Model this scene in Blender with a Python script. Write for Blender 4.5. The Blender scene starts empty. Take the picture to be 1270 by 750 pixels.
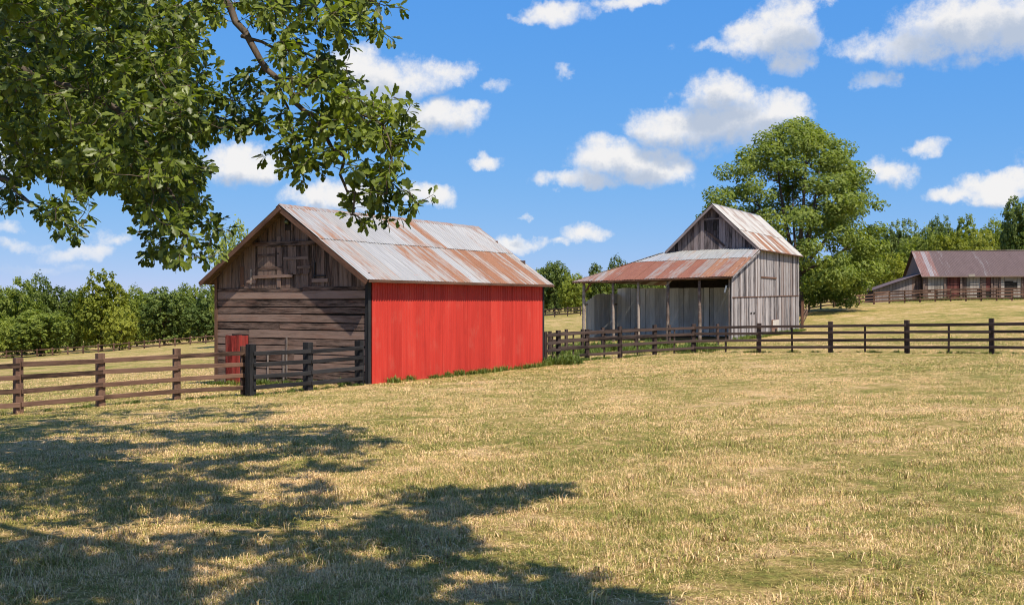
import bpy, bmesh, math, random
import numpy as np
from mathutils import Vector, Matrix, noise as mnoise
from math import radians, sin, cos, pi, atan, atan2, tan

random.seed(7)
RNG = np.random.default_rng(11)
SC = bpy.context.scene
COL = SC.collection

# ------------------------------------------------------------------ camera
F = 1350.0            # focal length in photo pixels (photo 1270 wide)
ZC = 2.0              # eye height
cam_d = bpy.data.cameras.new('camera')
cam = bpy.data.objects.new('camera', cam_d)
COL.objects.link(cam)
cam.location = (0, 0, ZC)
cam.rotation_euler = (radians(90), 0, 0)
cam_d.sensor_width = 36
cam_d.lens = 36 * F / 1270
cam_d.clip_start = 0.1
cam_d.clip_end = 3000
SC.camera = cam

def P(px, py, Y):     # a photo pixel at depth Y -> a point in the place
    return Vector(((px - 635) / F * Y, Y, ZC + (375 - py) / F * Y))

# ------------------------------------------------------------------ exposure, sun, sky
SC.view_settings.view_transform = 'Standard'
SC.view_settings.look = 'None'
SC.view_settings.gamma = 1
SC.view_settings.use_curve_mapping = False
SC.render.engine = 'CYCLES'
SC.cycles.filter_width = 1.05
SC.view_settings.exposure = 0.42
SUN_EL = radians(57.0)
SUN_H = Vector((0.551, -0.834, 0)).normalized()
SUN = Vector((SUN_H.x * cos(SUN_EL), SUN_H.y * cos(SUN_EL), sin(SUN_EL)))
sd = bpy.data.lights.new('sun', 'SUN')
sd.energy = 5.0
sd.angle = radians(0.53)
sd.color = (1.0, 0.92, 0.77)
so = bpy.data.objects.new('sun', sd)
COL.objects.link(so)
so.location = (20, -30, 60)
so.rotation_euler = SUN.to_track_quat('Z', 'Y').to_euler()

def N(nt, typ, ins=None, out=0, **props):
    n = nt.nodes.new(typ)
    for k, v in props.items():
        setattr(n, k, v)
    for k, v in (ins or {}).items():
        if isinstance(v, bpy.types.NodeSocket):
            nt.links.new(v, n.inputs[k])
        else:
            n.inputs[k].default_value = v
    return n.outputs[out]

def M2(nt, op, a, b=0.0, c=None):
    d = {0: a, 1: b}
    if c is not None:
        d[2] = c
    return N(nt, 'ShaderNodeMath', d, operation=op)

def V2(nt, op, a, b=None, c=None, out=0):
    d = {0: a}
    if b is not None:
        d[1] = b
    if c is not None:
        d[2] = c
    return N(nt, 'ShaderNodeVectorMath', d, out, operation=op)

def ramp(nt, fac, stops, interp='LINEAR'):
    n = nt.nodes.new('ShaderNodeValToRGB')
    n.color_ramp.interpolation = interp
    els = n.color_ramp.elements
    while len(els) < len(stops):
        els.new(0.5)
    for e, (p, c) in zip(els, stops):
        e.position = p
        e.color = tuple(c) + (1,) if len(c) == 3 else c
    nt.links.new(fac, n.inputs[0])
    return n.outputs[0]

def mixc(nt, fac, a, b, mode='MIX'):
    n = nt.nodes.new('ShaderNodeMix')
    n.data_type = 'RGBA'
    n.blend_type = mode
    for i, v in ((0, fac), (6, a), (7, b)):
        if isinstance(v, bpy.types.NodeSocket):
            nt.links.new(v, n.inputs[i])
        elif i == 0:
            n.inputs[0].default_value = v
        else:
            n.inputs[i].default_value = tuple(v) + (1,) if len(v) == 3 else v
    return n.outputs[2]

def smooth(nt, v, lo, hi):
    n = nt.nodes.new('ShaderNodeMapRange')
    n.interpolation_type = 'SMOOTHSTEP'
    nt.links.new(v, n.inputs[0])
    n.inputs[1].default_value = lo
    n.inputs[2].default_value = hi
    return n.outputs[0]

SKY_K = 2 ** -.42      # the exposure below would lift the sky too
W = bpy.data.worlds.new('World')
SC.world = W
W.use_nodes = True
nt = W.node_tree
nt.nodes.clear()
sky = nt.nodes.new('ShaderNodeTexSky')
sky.sky_type = 'NISHITA'
sky.sun_disc = False
sky.sun_elevation = SUN_EL
sky.sun_rotation = atan2(SUN_H.x, SUN_H.y)
sky.altitude = 3000
sky.air_density = 1.0
sky.dust_density = 0.0
sky.ozone_density = 6.0
# grade the whole sky to the deep clean blue of the day
sc3 = nt.nodes.new('ShaderNodeSeparateColor')
nt.links.new(sky.outputs[0], sc3.inputs[0])
cc3 = nt.nodes.new('ShaderNodeCombineColor')
for i, (k_, g_) in enumerate(((.706, .852), (.662, .413), (.90, .10))):
    nt.links.new(M2(nt, 'MULTIPLY', M2(nt, 'POWER', M2(nt, 'MULTIPLY', sc3.outputs[i], .1), g_), k_ * 10 * SKY_K), cc3.inputs[i])
skyc = cc3.outputs[0]
tc = nt.nodes.new('ShaderNodeTexCoord')
sp = nt.nodes.new('ShaderNodeSeparateXYZ')
nt.links.new(tc.outputs['Generated'], sp.inputs[0])
az = M2(nt, 'ARCTAN2', sp.outputs[0], sp.outputs[1])
el = M2(nt, 'ARCSINE', sp.outputs[2])
cmb = nt.nodes.new('ShaderNodeCombineXYZ')
nt.links.new(az, cmb.inputs[0])
nt.links.new(el, cmb.inputs[1])
AE = cmb.outputs[0]
dirv = tc.outputs['Generated']
# clouds: each one a few overlapping puffs, roughened by noise on the direction
CLOUDS = [  # photo px, py, rx, ry, weight
 (690,14,48,15,1),(655,22,22,7,.7),(775,4,42,9,.9),
 (985,32,42,32,1.1),(945,45,45,18,.9),(985,70,24,14,.8),(1008,14,24,16,.9),(885,55,34,7,.5),
 (1205,28,78,30,1.2),(1130,55,70,20,1),(1255,18,70,36,1.1),(1080,66,30,9,.7),(1200,72,30,8,.5),
 (893,116,46,27,1.2),(842,155,46,24,1.1),(905,152,66,32,1.2),(955,132,42,20,1),(985,125,16,12,.6),
 (775,200,72,26,1.2),(722,224,58,12,1),(820,214,52,17,1),(755,184,36,11,.6),(840,205,30,14,.6),
 (455,95,40,32,1.1),(500,100,48,25,1),(550,90,26,13,.8),(545,145,56,22,1.1),(495,132,44,24,1),(580,135,24,12,.7),
 (295,203,50,21,1.1),(330,196,20,9,.6),(598,204,28,10,.9),(600,196,12,8,.6),
 (420,243,52,20,1.1),(522,243,30,13,.9),(540,240,14,7,.5),
 (640,300,26,9,.8),(718,291,25,11,.9),(725,284,12,8,.6),(651,271,12,4,.5),(690,300,14,4,.4),
 (1100,215,28,15,1),(1118,212,14,8,.5),(1245,230,36,14,1.1),(1195,242,42,9,.8),(1153,183,18,7,.6),
 (1092,98,22,11,.7),(710,86,15,7,.6),(618,103,16,8,.45),(100,313,34,8,.8),(25,302,30,6,.55),(60,332,46,5,.4),(15,280,18,6,.5),
 (140,300,20,6,.4),(-60,180,90,40,1),(1400,200,80,30,1),(1420,60,90,40,1),(200,-60,120,40,1),(560,-70,90,30,1),
 (1000,-80,110,40,1.1),(-180,60,110,40,1),
]
nz1 = N(nt, 'ShaderNodeTexNoise', {'Vector': dirv, 'Scale': 26.0, 'Detail': 5.0, 'Roughness': 0.62}, out=1)
nz2 = N(nt, 'ShaderNodeTexNoise', {'Vector': dirv, 'Scale': 9.0, 'Detail': 3.0, 'Roughness': 0.5}, out=1)
w1 = V2(nt, 'MULTIPLY', V2(nt, 'SUBTRACT', nz1, (.5, .5, .5)), (.058, .034, 0))
w2 = V2(nt, 'MULTIPLY', V2(nt, 'SUBTRACT', nz2, (.5, .5, .5)), (.05, .022, 0))
PW = V2(nt, 'ADD', AE, V2(nt, 'ADD', w1, w2))
def cover(pv):
    acc = None
    for px, py, rx, ry, w in CLOUDS:
        a = atan((px - 635) / F)
        e = atan((375 - py) / math.hypot(F, px - 635))
        sx, sy = F / (rx * 1.1) * cos(a), F / (ry * 1.1) * cos(a)
        d = V2(nt, 'MULTIPLY_ADD', pv, (sx, sy, 0), (-a * sx, -e * sy, 0))
        q = V2(nt, 'DOT_PRODUCT', d, d, out=1)
        q = M2(nt, 'MULTIPLY_ADD', q, -w, w)
        if acc is None:
            acc = M2(nt, 'MAXIMUM', q, -1.0)
        else:
            acc = M2(nt, 'SMOOTH_MAX', acc, q, 0.35)
    return acc
c0 = cover(PW)
# away from the photographed part of the sky: same kind of cumulus, unseen, made denser for neutral fill light
gen = N(nt, 'ShaderNodeTexNoise', {'Vector': V2(nt, 'MULTIPLY', dirv, (1, 1, 2.2)), 'Scale': 5.0, 'Detail': 6.0, 'Roughness': 0.55})
gen = M2(nt, 'MULTIPLY_ADD', gen, 6.0, -3.35)
front = smooth(nt, sp.outputs[1], 0.30, 0.70)
c0g = M2(nt, 'MAXIMUM', c0, M2(nt, 'SUBTRACT', gen, M2(nt, 'MULTIPLY', front, 6.0)))
fine = N(nt, 'ShaderNodeTexNoise', {'Vector': dirv, 'Scale': 44.0, 'Detail': 8.0, 'Roughness': 0.70})
fine2 = N(nt, 'ShaderNodeTexNoise', {'Vector': dirv, 'Scale': 17.0, 'Detail': 4.0, 'Roughness': 0.6})
dens = M2(nt, 'ADD', c0g, M2(nt, 'MULTIPLY_ADD', fine, 2.1, -1.05))
dens = M2(nt, 'ADD', dens, M2(nt, 'MULTIPLY_ADD', fine2, 1.5, -0.75))
alpha = smooth(nt, dens, -0.32, 1.02)
alpha = M2(nt, 'MULTIPLY', alpha, 0.97)
alpha = M2(nt, 'MULTIPLY', alpha, smooth(nt, sp.outputs[2], 0.0, 0.06))
cup = cover(V2(nt, 'ADD', PW, (0.004, 0.020, 0)))
shade = smooth(nt, M2(nt, 'ADD', cup, M2(nt, 'MULTIPLY_ADD', fine, 1.5, -0.75)), -0.05, 1.05)
ccol = mixc(nt, shade, (1.0, 0.985, 0.975), (0.54, 0.62, 0.76))
bg1 = N(nt, 'ShaderNodeBackground', {'Color': skyc, 'Strength': 0.1})
bg2 = N(nt, 'ShaderNodeBackground', {'Color': ccol, 'Strength': 0.92 * SKY_K})
mx = N(nt, 'ShaderNodeMixShader', {0: alpha, 1: bg1, 2: bg2})
wo = nt.nodes.new('ShaderNodeOutputWorld')
nt.links.new(mx, wo.inputs[0])

# ------------------------------------------------------------------ the lie of the land
CP = np.array([
 (0,0,-2.0),(-6,3,-2.08),(6,3,-1.95),(0,7,-2.0),(-5,9,-2.12),(6,9,-1.95),(0,18,-2.22),(8,20,-2.05),(-12.6,27.8,-2.88),(-7.95,32.4,-2.76),
 (-4.8,36.5,-2.76),(-10.9,40,-3.0),(1.36,47.2,-2.74),(2.1,49,-2.74),(4.96,50.3,-2.55),
 (9.07,54.4,-2.54),(12.15,53.6,-2.5),(15.07,51.5,-2.37),(17.8,49,-2.29),(20.5,46.6,-2.2),
 (13.1,65,-2.33),(4.6,69.5,-2.5),(21.1,80.1,-2.12),(9,76,-2.35),(34,82,-1.25),(46,112,.05),(46,122,.22),(60,119,.3),
 (31.9,118,-.65),(7,150,-1.95),(-63.9,150,-7.4),(-41,150,-5.5),(-90,140,-8.5),(0,220,-1.6),
 (-80,220,-8.2),(80,220,3.5),(0,400,-2),(-250,400,-10),(250,400,6),(-300,0,-9),(300,0,2),(0,-200,-1),
 (16,16,-1.9),(-13,13,-2.45),(30,30,-1.8),(-30,30,-3.7),(-20,60,-3.9),(-30,95,-4.7),
 (-600,800,-14),(600,800,8),(0,800,-3),(-600,-400,-10),(600,-400,4)], float)
def _ker(r2):
    return np.where(r2 > 0, r2 * np.log(np.maximum(r2, 1e-9)), 0)
_n = len(CP)
_A = np.zeros((_n + 3, _n + 3))
_XY = CP[:, :2] / 50
_A[:_n, :_n] = _ker(((_XY[:, None] - _XY[None]) ** 2).sum(-1)) + np.eye(_n) * 0.02
_A[:_n, _n] = 1
_A[:_n, _n + 1:] = _XY
_A[_n, :_n] = 1
_A[_n + 1:, :_n] = _XY.T
_S = np.linalg.solve(_A, np.concatenate([CP[:, 2], [0, 0, 0]]))
def ground_np(x, y):
    q = np.stack([np.asarray(x, float).ravel(), np.asarray(y, float).ravel()], 1) / 50
    out = np.empty(len(q))
    for i in range(0, len(q), 20000):
        b = q[i:i + 20000]
        k = _ker(((b[:, None] - _XY[None]) ** 2).sum(-1))
        out[i:i + 20000] = k @ _S[:_n] + _S[_n] + b @ _S[_n + 1:]
    return out.reshape(np.shape(x)) + ZC
def gz(x, y):
    return float(ground_np(np.array([x]), np.array([y]))[0])

# ------------------------------------------------------------------ object helpers
def link(name, me, mat=None, parent=None, loc=None, mtx=None):
    o = bpy.data.objects.new(name, me)
    COL.objects.link(o)
    if mat is not None and me is not None and len(me.materials) == 0:
        me.materials.append(mat)
    if parent is not None:
        o.parent = parent
    if mtx is not None:
        o.matrix_local = mtx
    elif loc is not None:
        o.location = loc
    return o

def tag(o, label=None, cat=None, group=None, kind=None):
    for k, v in (('label', label), ('category', cat), ('group', group), ('kind', kind)):
        if v:
            o[k] = v
    return o

def thing(name, label, cat, loc=(0, 0, 0), rotz=0.0, group=None):
    o = bpy.data.objects.new(name, None)
    COL.objects.link(o)
    o.empty_display_size = 0.3
    o.location = loc
    o.rotation_euler = (0, 0, rotz)
    return tag(o, label, cat, group)

def np_mesh(name, v, f, smooth=False, mat_idx=None):
    """v (n,3), f (m,k) all faces with k corners"""
    me = bpy.data.meshes.new(name)
    v = np.asarray(v, np.float32)
    f = np.asarray(f, np.int32)
    m, k = f.shape
    me.vertices.add(len(v))
    me.vertices.foreach_set('co', v.ravel())
    me.loops.add(m * k)
    me.loops.foreach_set('vertex_index', f.ravel())
    me.polygons.add(m)
    me.polygons.foreach_set('loop_start', np.arange(0, m * k, k, dtype=np.int32))
    me.polygons.foreach_set('loop_total', np.full(m, k, np.int32))
    if smooth:
        me.polygons.foreach_set('use_smooth', np.ones(m, bool))
    if mat_idx is not None:
        me.polygons.foreach_set('material_index', np.asarray(mat_idx, np.int32))
    me.update(calc_edges=True)
    return me

class MB:
    def __init__(s):
        s.v, s.f = [], []
    def add(s, vs, fs):
        o = len(s.v)
        s.v += [tuple(a) for a in vs]
        s.f += [tuple(i + o for i in q) for q in fs]
        return s
    def box(s, x0, x1, y0, y1, z0, z1):
        vs = [(x, y, z) for z in (z0, z1) for y in (y0, y1) for x in (x0, x1)]
        return s.add(vs, [(0, 2, 3, 1), (4, 5, 7, 6), (0, 1, 5, 4), (1, 3, 7, 5), (3, 2, 6, 7), (2, 0, 4, 6)])
    def prism(s, poly, y0, y1):      # poly of (x,z), extruded along y
        n = len(poly)
        vs = [(x, y0, z) for x, z in poly] + [(x, y1, z) for x, z in poly]
        fs = [tuple(range(n)), tuple(range(2 * n - 1, n - 1, -1))]
        fs += [(i, i + n, (i + 1) % n + n, (i + 1) % n) for i in range(n)]
        return s.add(vs, fs)
    def tube(s, pts, rads, sides=6):
        rings = []
        for i, p in enumerate(pts):
            p = Vector(p)
            d = (Vector(pts[min(i + 1, len(pts) - 1)]) - Vector(pts[max(i - 1, 0)]))
            if d.length < 1e-6:
                d = Vector((0, 0, 1))
            d.normalize()
            a = d.cross(Vector((.31, .77, .55)))
            a.normalize()
            b = d.cross(a)
            rings.append([p + (a * cos(2 * pi * k / sides) + b * sin(2 * pi * k / sides)) * rads[i] for k in range(sides)])
        vs = [q for r in rings for q in r]
        fs = []
        for i in range(len(pts) - 1):
            for k in range(sides):
                k2 = (k + 1) % sides
                fs.append((i * sides + k, i * sides + k2, (i + 1) * sides + k2, (i + 1) * sides + k))
        fs.append(tuple(range(sides - 1, -1, -1)))
        fs.append(tuple((len(pts) - 1) * sides + k for k in range(sides)))
        return s.add(vs, fs)
    def mesh(s, name, smooth=False):
        me = bpy.data.meshes.new(name)
        me.from_pydata(s.v, [], s.f)
        if smooth:
            for p in me.polygons:
                p.use_smooth = True
        me.update()
        return me

def frame(p0, p1, wdir):
    """matrix: X along p0->p1, Y close to wdir, Z = X x Y"""
    p0, p1 = Vector(p0), Vector(p1)
    x = (p1 - p0)
    L = x.length
    x.normalize()
    y = Vector(wdir)
    y = (y - x * y.dot(x)).normalized()
    z = x.cross(y)
    m = Matrix((x, y, z)).transposed().to_4x4()
    m.translation = p0
    return m, L

def plank(name, mat, parent, p0, p1, wdir, w, t, cut0=0.0, cut1=0.0, jit=0.004, warp=0.004):
    """a sawn board: its own grain along local X; slightly warped, chamfered, uneven ends.
    cut0/cut1: how far the +Y side of that end runs on beyond the -Y side"""
    m, L = frame(p0, p1, wdir)
    r = random.uniform
    n = 3
    vs, fs = [], []
    hw = w / 2
    c = min(0.008, t * 0.25)
    bow = [r(-warp, warp) for _ in range(n + 1)]
    for i in range(n + 1):
        u = i / n
        sh = (cut0 * (1 - u) + cut1 * u) * 0.5 if (i in (0, n)) else 0
        ex = r(-jit, jit)
        dz = bow[i]
        for (yy, zz) in ((-hw, 0), (hw, 0), (hw, t - c), (hw - c, t), (-hw + c, t), (-hw, t - c)):
            xx = u * L + ex + (sh * (yy / hw))
            vs.append((xx, yy + r(-jit, jit) * 0.5, zz + dz))
    for i in range(n):
        for k in range(6):
            k2 = (k + 1) % 6
            a, b = i * 6, (i + 1) * 6
            fs.append((a + k, b + k, b + k2, a + k2))
    fs.append(tuple(range(6)))
    fs.append(tuple(n * 6 + k for k in range(5, -1, -1)))
    me = bpy.data.meshes.new(name)
    me.from_pydata(vs, [], fs)
    me.update()
    return link(name, me, mat, parent, mtx=m)

# ------------------------------------------------------------------ materials
def new_mat(name):
    m = bpy.data.materials.new(name)
    m.use_nodes = True
    nt = m.node_tree
    for n in list(nt.nodes):
        if n.type != 'OUTPUT_MATERIAL':
            nt.nodes.remove(n)
    return m, nt, nt.nodes['Material Output']

def principled(nt, out, col, rough=0.85, bump=None, metal=0.0, spec=0.3, bstr=0.3, bdist=0.02):
    ins = {'Base Color': col, 'Roughness': rough, 'Metallic': metal, 'Specular IOR Level': spec}
    if bump is not None:
        ins['Normal'] = N(nt, 'ShaderNodeBump', {'Height': bump, 'Strength': bstr, 'Distance': bdist})
    b = N(nt, 'ShaderNodeBsdfPrincipled', ins)
    nt.links.new(b, out.inputs[0])

def obj_rand(nt):
    return N(nt, 'ShaderNodeObjectInfo', out=5)

def wood(name, dark, light, stain=None, stain_amt=0.5, spread=0.5, rough=0.85, grain=1.0):
    m, nt, out = new_mat(name)
    oc = N(nt, 'ShaderNodeTexCoord', out=3)
    rnd = obj_rand(nt)
    off = V2(nt, 'SCALE', (37.0, 11.0, 23.0))
    nt.links.new(rnd, off.node.inputs[3])
    p = V2(nt, 'ADD', oc, off)
    g = N(nt, 'ShaderNodeTexNoise', {'Vector': V2(nt, 'MULTIPLY', p, (1.5, 15 * grain, 15 * grain)), 'Scale': 1.0, 'Detail': 8.0, 'Roughness': 0.74})
    big = N(nt, 'ShaderNodeTexNoise', {'Vector': V2(nt, 'MULTIPLY', p, (.7, 3, 3)), 'Scale': 1.0, 'Detail': 3.0})
    v = M2(nt, 'MULTIPLY_ADD', g, 0.85, M2(nt, 'MULTIPLY', big, 0.42))
    v = M2(nt, 'SUBTRACT', v, 0.085)
    v = M2(nt, 'ADD', v, M2(nt, 'MULTIPLY_ADD', rnd, spread, -spread * 0.5))
    c = ramp(nt, v, [(0.36, dark), (0.53, tuple(.42 * a + .58 * b for a, b in zip(dark, light))), (0.72, light)])
    if stain is not None:
        s = N(nt, 'ShaderNodeTexNoise', {'Vector': V2(nt, 'MULTIPLY', p, (.9, 5, 5)), 'Scale': 1.0, 'Detail': 4.0, 'Roughness': 0.6})
        s = M2(nt, 'ADD', s, M2(nt, 'MULTIPLY_ADD', N(nt, 'ShaderNodeMath', {0: rnd, 1: 7.31}, operation='MULTIPLY'), 0.0, 0.0))
        c = mixc(nt, M2(nt, 'MULTIPLY', smooth(nt, s, 0.45, 0.75), stain_amt), c, stain)
    principled(nt, out, c, rough, g, bstr=0.6, bdist=0.012, spec=0.2)
    return m

MAT = {}
MAT['barn_wood'] = wood('barn_wood', (.022, .014, .011), (.26, .175, .14), (.20, .095, .065), .45, .30)
MAT['barn_wood_upper'] = wood('barn_wood_upper', (.026, .017, .014), (.225, .155, .125), (.17, .085, .06), .4, .24)
MAT['brown_trim'] = wood('brown_trim', (.045, .022, .015), (.16, .085, .055), (.20, .08, .05), .4, .2)
MAT['black_trim'] = wood('black_trim', (.008, .008, .009), (.035, .034, .036), None, 0, .2)
MAT['red_plank'] = wood('red_plank', (.10, .010, .008), (.46, .060, .045), (.16, .09, .06), .5, .40)
MAT['grey_wood'] = wood('grey_wood', (.055, .050, .055), (.46, .42, .42), (.20, .15, .14), .35, .40)
MAT['grey_wood_dark'] = wood('grey_wood_dark', (.04, .034, .035), (.30, .255, .245), (.22, .12, .09), .5, .45)
MAT['dark_gable_wood'] = wood('dark_gable_wood', (.035, .028, .029), (.25, .205, .20), (.15, .09, .075), .35, .4)
MAT['porch_wood'] = wood('porch_wood', (.46, .46, .47), (.80, .80, .81), (.36, .33, .31), .25, .6)
MAT['post_wood'] = wood('post_wood', (.10, .075, .065), (.38, .32, .28), (.25, .13, .09), .4, .3)
MAT['fence_brown'] = wood('fence_brown', (.030, .017, .012), (.19, .105, .072), (.21, .13, .095), .35, .3)
MAT['fence_dark'] = wood('fence_dark', (.018, .012, .011), (.080, .053, .044), (.13, .09, .07), .3, .3)
MAT['fence_black'] = wood('fence_black', (.008, .008, .009), (.038, .036, .038), (.06, .05, .045), .3, .3)
MAT['far_wood'] = wood('far_wood', (.05, .032, .028), (.21, .145, .12), None, 0, .4)
MAT['far_pale'] = wood('far_pale', (.16, .13, .11), (.38, .33, .29), None, 0, .2)
MAT['far_red'] = wood('far_red', (.07, .02, .018), (.17, .06, .05), None, 0, .3)
MAT['far_grey'] = wood('far_grey', (.12, .10, .105), (.27, .23, .225), None, 0, .2)
MAT['deck_wood'] = wood('deck_wood', (.03, .02, .014), (.17, .11, .07), None, 0, .3)

def shell_mat():
    m, nt, out = new_mat('interior_shade')
    oc = N(nt, 'ShaderNodeTexCoord', out=3)
    g = N(nt, 'ShaderNodeTexNoise', {'Vector': oc, 'Scale': 6.0, 'Detail': 4.0})
    principled(nt, out, ramp(nt, g, [(.3, (.012, .010, .009)), (.7, (.035, .028, .024))]), .9)  # near-black stands in for the unlit inside behind gaps and openings
    return m
MAT['inner'] = shell_mat()

def roof_mat(name, silver, rust_a, rust_b, bias, rough=0.5, metal=0.25):
    m, nt, out = new_mat(name)
    oc = N(nt, 'ShaderNodeTexCoord', out=3)
    rnd = obj_rand(nt)
    off = V2(nt, 'SCALE', (31.0, 17.0, 5.0))
    nt.links.new(rnd, off.node.inputs[3])
    p = V2(nt, 'ADD', oc, off)
    streak = N(nt, 'ShaderNodeTexNoise', {'Vector': V2(nt, 'MULTIPLY', p, (.55, 5.5, 1)), 'Scale': 1.0, 'Detail': 6.0, 'Roughness': .62})
    patch = N(nt, 'ShaderNodeTexNoise', {'Vector': V2(nt, 'MULTIPLY', p, (1.1, 2.2, 1)), 'Scale': 1.0, 'Detail': 5.0, 'Roughness': .6})
    wh = N(nt, 'ShaderNodeTexWhiteNoise', {'W': M2(nt, 'MULTIPLY', rnd, 91.7)}, noise_dimensions='1D')
    v = M2(nt, 'MULTIPLY_ADD', streak, .9, M2(nt, 'MULTIPLY', patch, .55))
    v = M2(nt, 'ADD', v, M2(nt, 'MULTIPLY_ADD', wh, .46, bias - .23))
    fac = smooth(nt, v, .66, .98)
    fleck = N(nt, 'ShaderNodeTexNoise', {'Vector': p, 'Scale': 22.0, 'Detail': 4.0})
    rc = ramp(nt, M2(nt, 'MULTIPLY_ADD', fleck, .6, M2(nt, 'MULTIPLY', patch, .4)), [(.3, rust_a), (.75, rust_b)])
    grime = ramp(nt, N(nt, 'ShaderNodeTexNoise', {'Vector': V2(nt, 'MULTIPLY', p, (.8, 9, 1)), 'Scale': 1.0, 'Detail': 5.0}),
                 [(.3, tuple(c * .72 for c in silver)), (.7, silver)])
    c = mixc(nt, fac, grime, rc)
    rr = M2(nt, 'MULTIPLY_ADD', fac, .35, rough)
    mm = M2(nt, 'MULTIPLY_ADD', fac, -metal, metal)
    principled(nt, out, c, rr, fleck, metal=mm, spec=.35, bstr=.12, bdist=.01)
    return m
MAT['roof_silver'] = roof_mat('roof_silver', (.37, .36, .355), (.17, .065, .032), (.33, .18, .11), -.03)
MAT['roof_rusty'] = roof_mat('roof_rusty', (.36, .335, .315), (.17, .065, .032), (.33, .17, .10), .12)
MAT['porch_rust'] = roof_mat('porch_rust', (.34, .27, .23), (.14, .045, .028), (.27, .115, .072), .20)
MAT['porch_silver'] = roof_mat('porch_silver', (.42, .42, .415), (.20, .09, .05), (.32, .20, .14), -.14)
MAT['tall_silver'] = roof_mat('tall_silver', (.29, .28, .278), (.16, .07, .04), (.27, .15, .10), -.06)
MAT['far_roof'] = roof_mat('far_roof', (.26, .23, .225), (.080, .052, .050), (.145, .10, .098), .42)
MAT['far_roof_pale'] = roof_mat('far_roof_pale', (.34, .29, .28), (.13, .06, .055), (.25, .145, .125), .04)

def red_metal():
    m, nt, out = new_mat('red_painted_siding')
    oc = N(nt, 'ShaderNodeTexCoord', out=3)
    rnd = obj_rand(nt)
    off = V2(nt, 'SCALE', (31.0, 17.0, 5.0))
    nt.links.new(rnd, off.node.inputs[3])
    p = V2(nt, 'ADD', oc, off)
    st = N(nt, 'ShaderNodeTexNoise', {'Vector': V2(nt, 'MULTIPLY', p, (.35, 7, 1)), 'Scale': 1.0, 'Detail': 3.0, 'Roughness': .5})
    v = M2(nt, 'ADD', st, M2(nt, 'MULTIPLY_ADD', rnd, .30, -.15))
    c = ramp(nt, v, [(.25, (.43, .030, .020)), (.55, (.53, .042, .028)), (.85, (.57, .060, .040))])
    # faded, dusty foot of the sheets: splashed earth, with a ragged upper edge
    sx = N(nt, 'ShaderNodeSeparateXYZ', {0: oc})
    dirt = N(nt, 'ShaderNodeTexNoise', {'Vector': V2(nt, 'MULTIPLY', p, (2.5, 5, 1)), 'Scale': 1.0, 'Detail': 5.0})
    e = M2(nt, 'SUBTRACT', M2(nt, 'MULTIPLY', dirt, .9), sx)
    c = mixc(nt, M2(nt, 'MULTIPLY', smooth(nt, e, -.25, .45), .35), c, (.55, .16, .10))
    fade = N(nt, 'ShaderNodeTexNoise', {'Vector': V2(nt, 'MULTIPLY', p, (1.2, 1.6, 1)), 'Scale': 1.0, 'Detail': 6.0, 'Roughness': .65})
    c = mixc(nt, M2(nt, 'MULTIPLY', smooth(nt, fade, .52, .72), .30), c, (.52, .12, .085))
    c = mixc(nt, M2(nt, 'MULTIPLY', smooth(nt, fade, .46, .26), .35), c, (.30, .022, .016))
    principled(nt, out, c, .6, dirt, spec=.3, bstr=.08, bdist=.01)
    return m
MAT['red'] = red_metal()

def grass_mat(name, blade):
    m, nt, out = new_mat(name)
    pos = N(nt, 'ShaderNodeNewGeometry', out=0)
    n1 = N(nt, 'ShaderNodeTexNoise', {'Vector': V2(nt, 'MULTIPLY', pos, (1, 1, 0)), 'Scale': .55, 'Detail': 6.0, 'Roughness': .68})
    n2 = N(nt, 'ShaderNodeTexNoise', {'Vector': V2(nt, 'MULTIPLY', pos, (1, 1, 0)), 'Scale': .09, 'Detail': 3.0, 'Roughness': .5})
    n3 = N(nt, 'ShaderNodeTexNoise', {'Vector': V2(nt, 'MULTIPLY', pos, (1, 1, 0)), 'Scale': 2.6, 'Detail': 5.0, 'Roughness': .7})
    v = M2(nt, 'MULTIPLY_ADD', n1, .62, M2(nt, 'MULTIPLY_ADD', n2, .33, M2(nt, 'MULTIPLY', n3, .55)))
    if blade:
        isl = N(nt, 'ShaderNodeNewGeometry', out=8)
        v = M2(nt, 'ADD', v, M2(nt, 'MULTIPLY_ADD', isl, .34, -.17))
    straw, tan_, olive, green = (.95, .68, .39), (.80, .56, .25), (.52, .42, .13), (.27, .275, .06)
    if not blade:
        straw, tan_, olive, green = (.70, .50, .28), (.60, .42, .19), (.42, .335, .11), (.23, .235, .055)
    c = ramp(nt, v, [(.625, straw), (.69, tan_), (.755, olive), (.85, green)])
    if blade:
        wn = N(nt, 'ShaderNodeTexWhiteNoise', {'W': M2(nt, 'MULTIPLY', isl, 517.3)}, noise_dimensions='1D')
        c = mixc(nt, M2(nt, 'MULTIPLY', smooth(nt, wn, .86, .90), .85), c, (.22, .13, .065))
        d = N(nt, 'ShaderNodeBsdfPrincipled', {'Base Color': c, 'Roughness': .6, 'Specular IOR Level': .25})
        t = N(nt, 'ShaderNodeBsdfTranslucent', {'Color': c})
        nt.links.new(N(nt, 'ShaderNodeMixShader', {0: .25, 1: d, 2: t}), out.inputs[0])
    else:
        n4 = N(nt, 'ShaderNodeTexNoise', {'Vector': pos, 'Scale': 16.0, 'Detail': 5.0, 'Roughness': .8})
        c = mixc(nt, 1.0, c, ramp(nt, n4, [(.34, (.30, .26, .21)), (.62, (1.05, 1.03, 1.0))]), 'MULTIPLY')
        principled(nt, out, c, .95, n4, spec=.1, bstr=.9, bdist=.06)
    return m
MAT['ground'] = grass_mat('dry_pasture', False)
MAT['grass'] = grass_mat('grass_blades', True)

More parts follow.
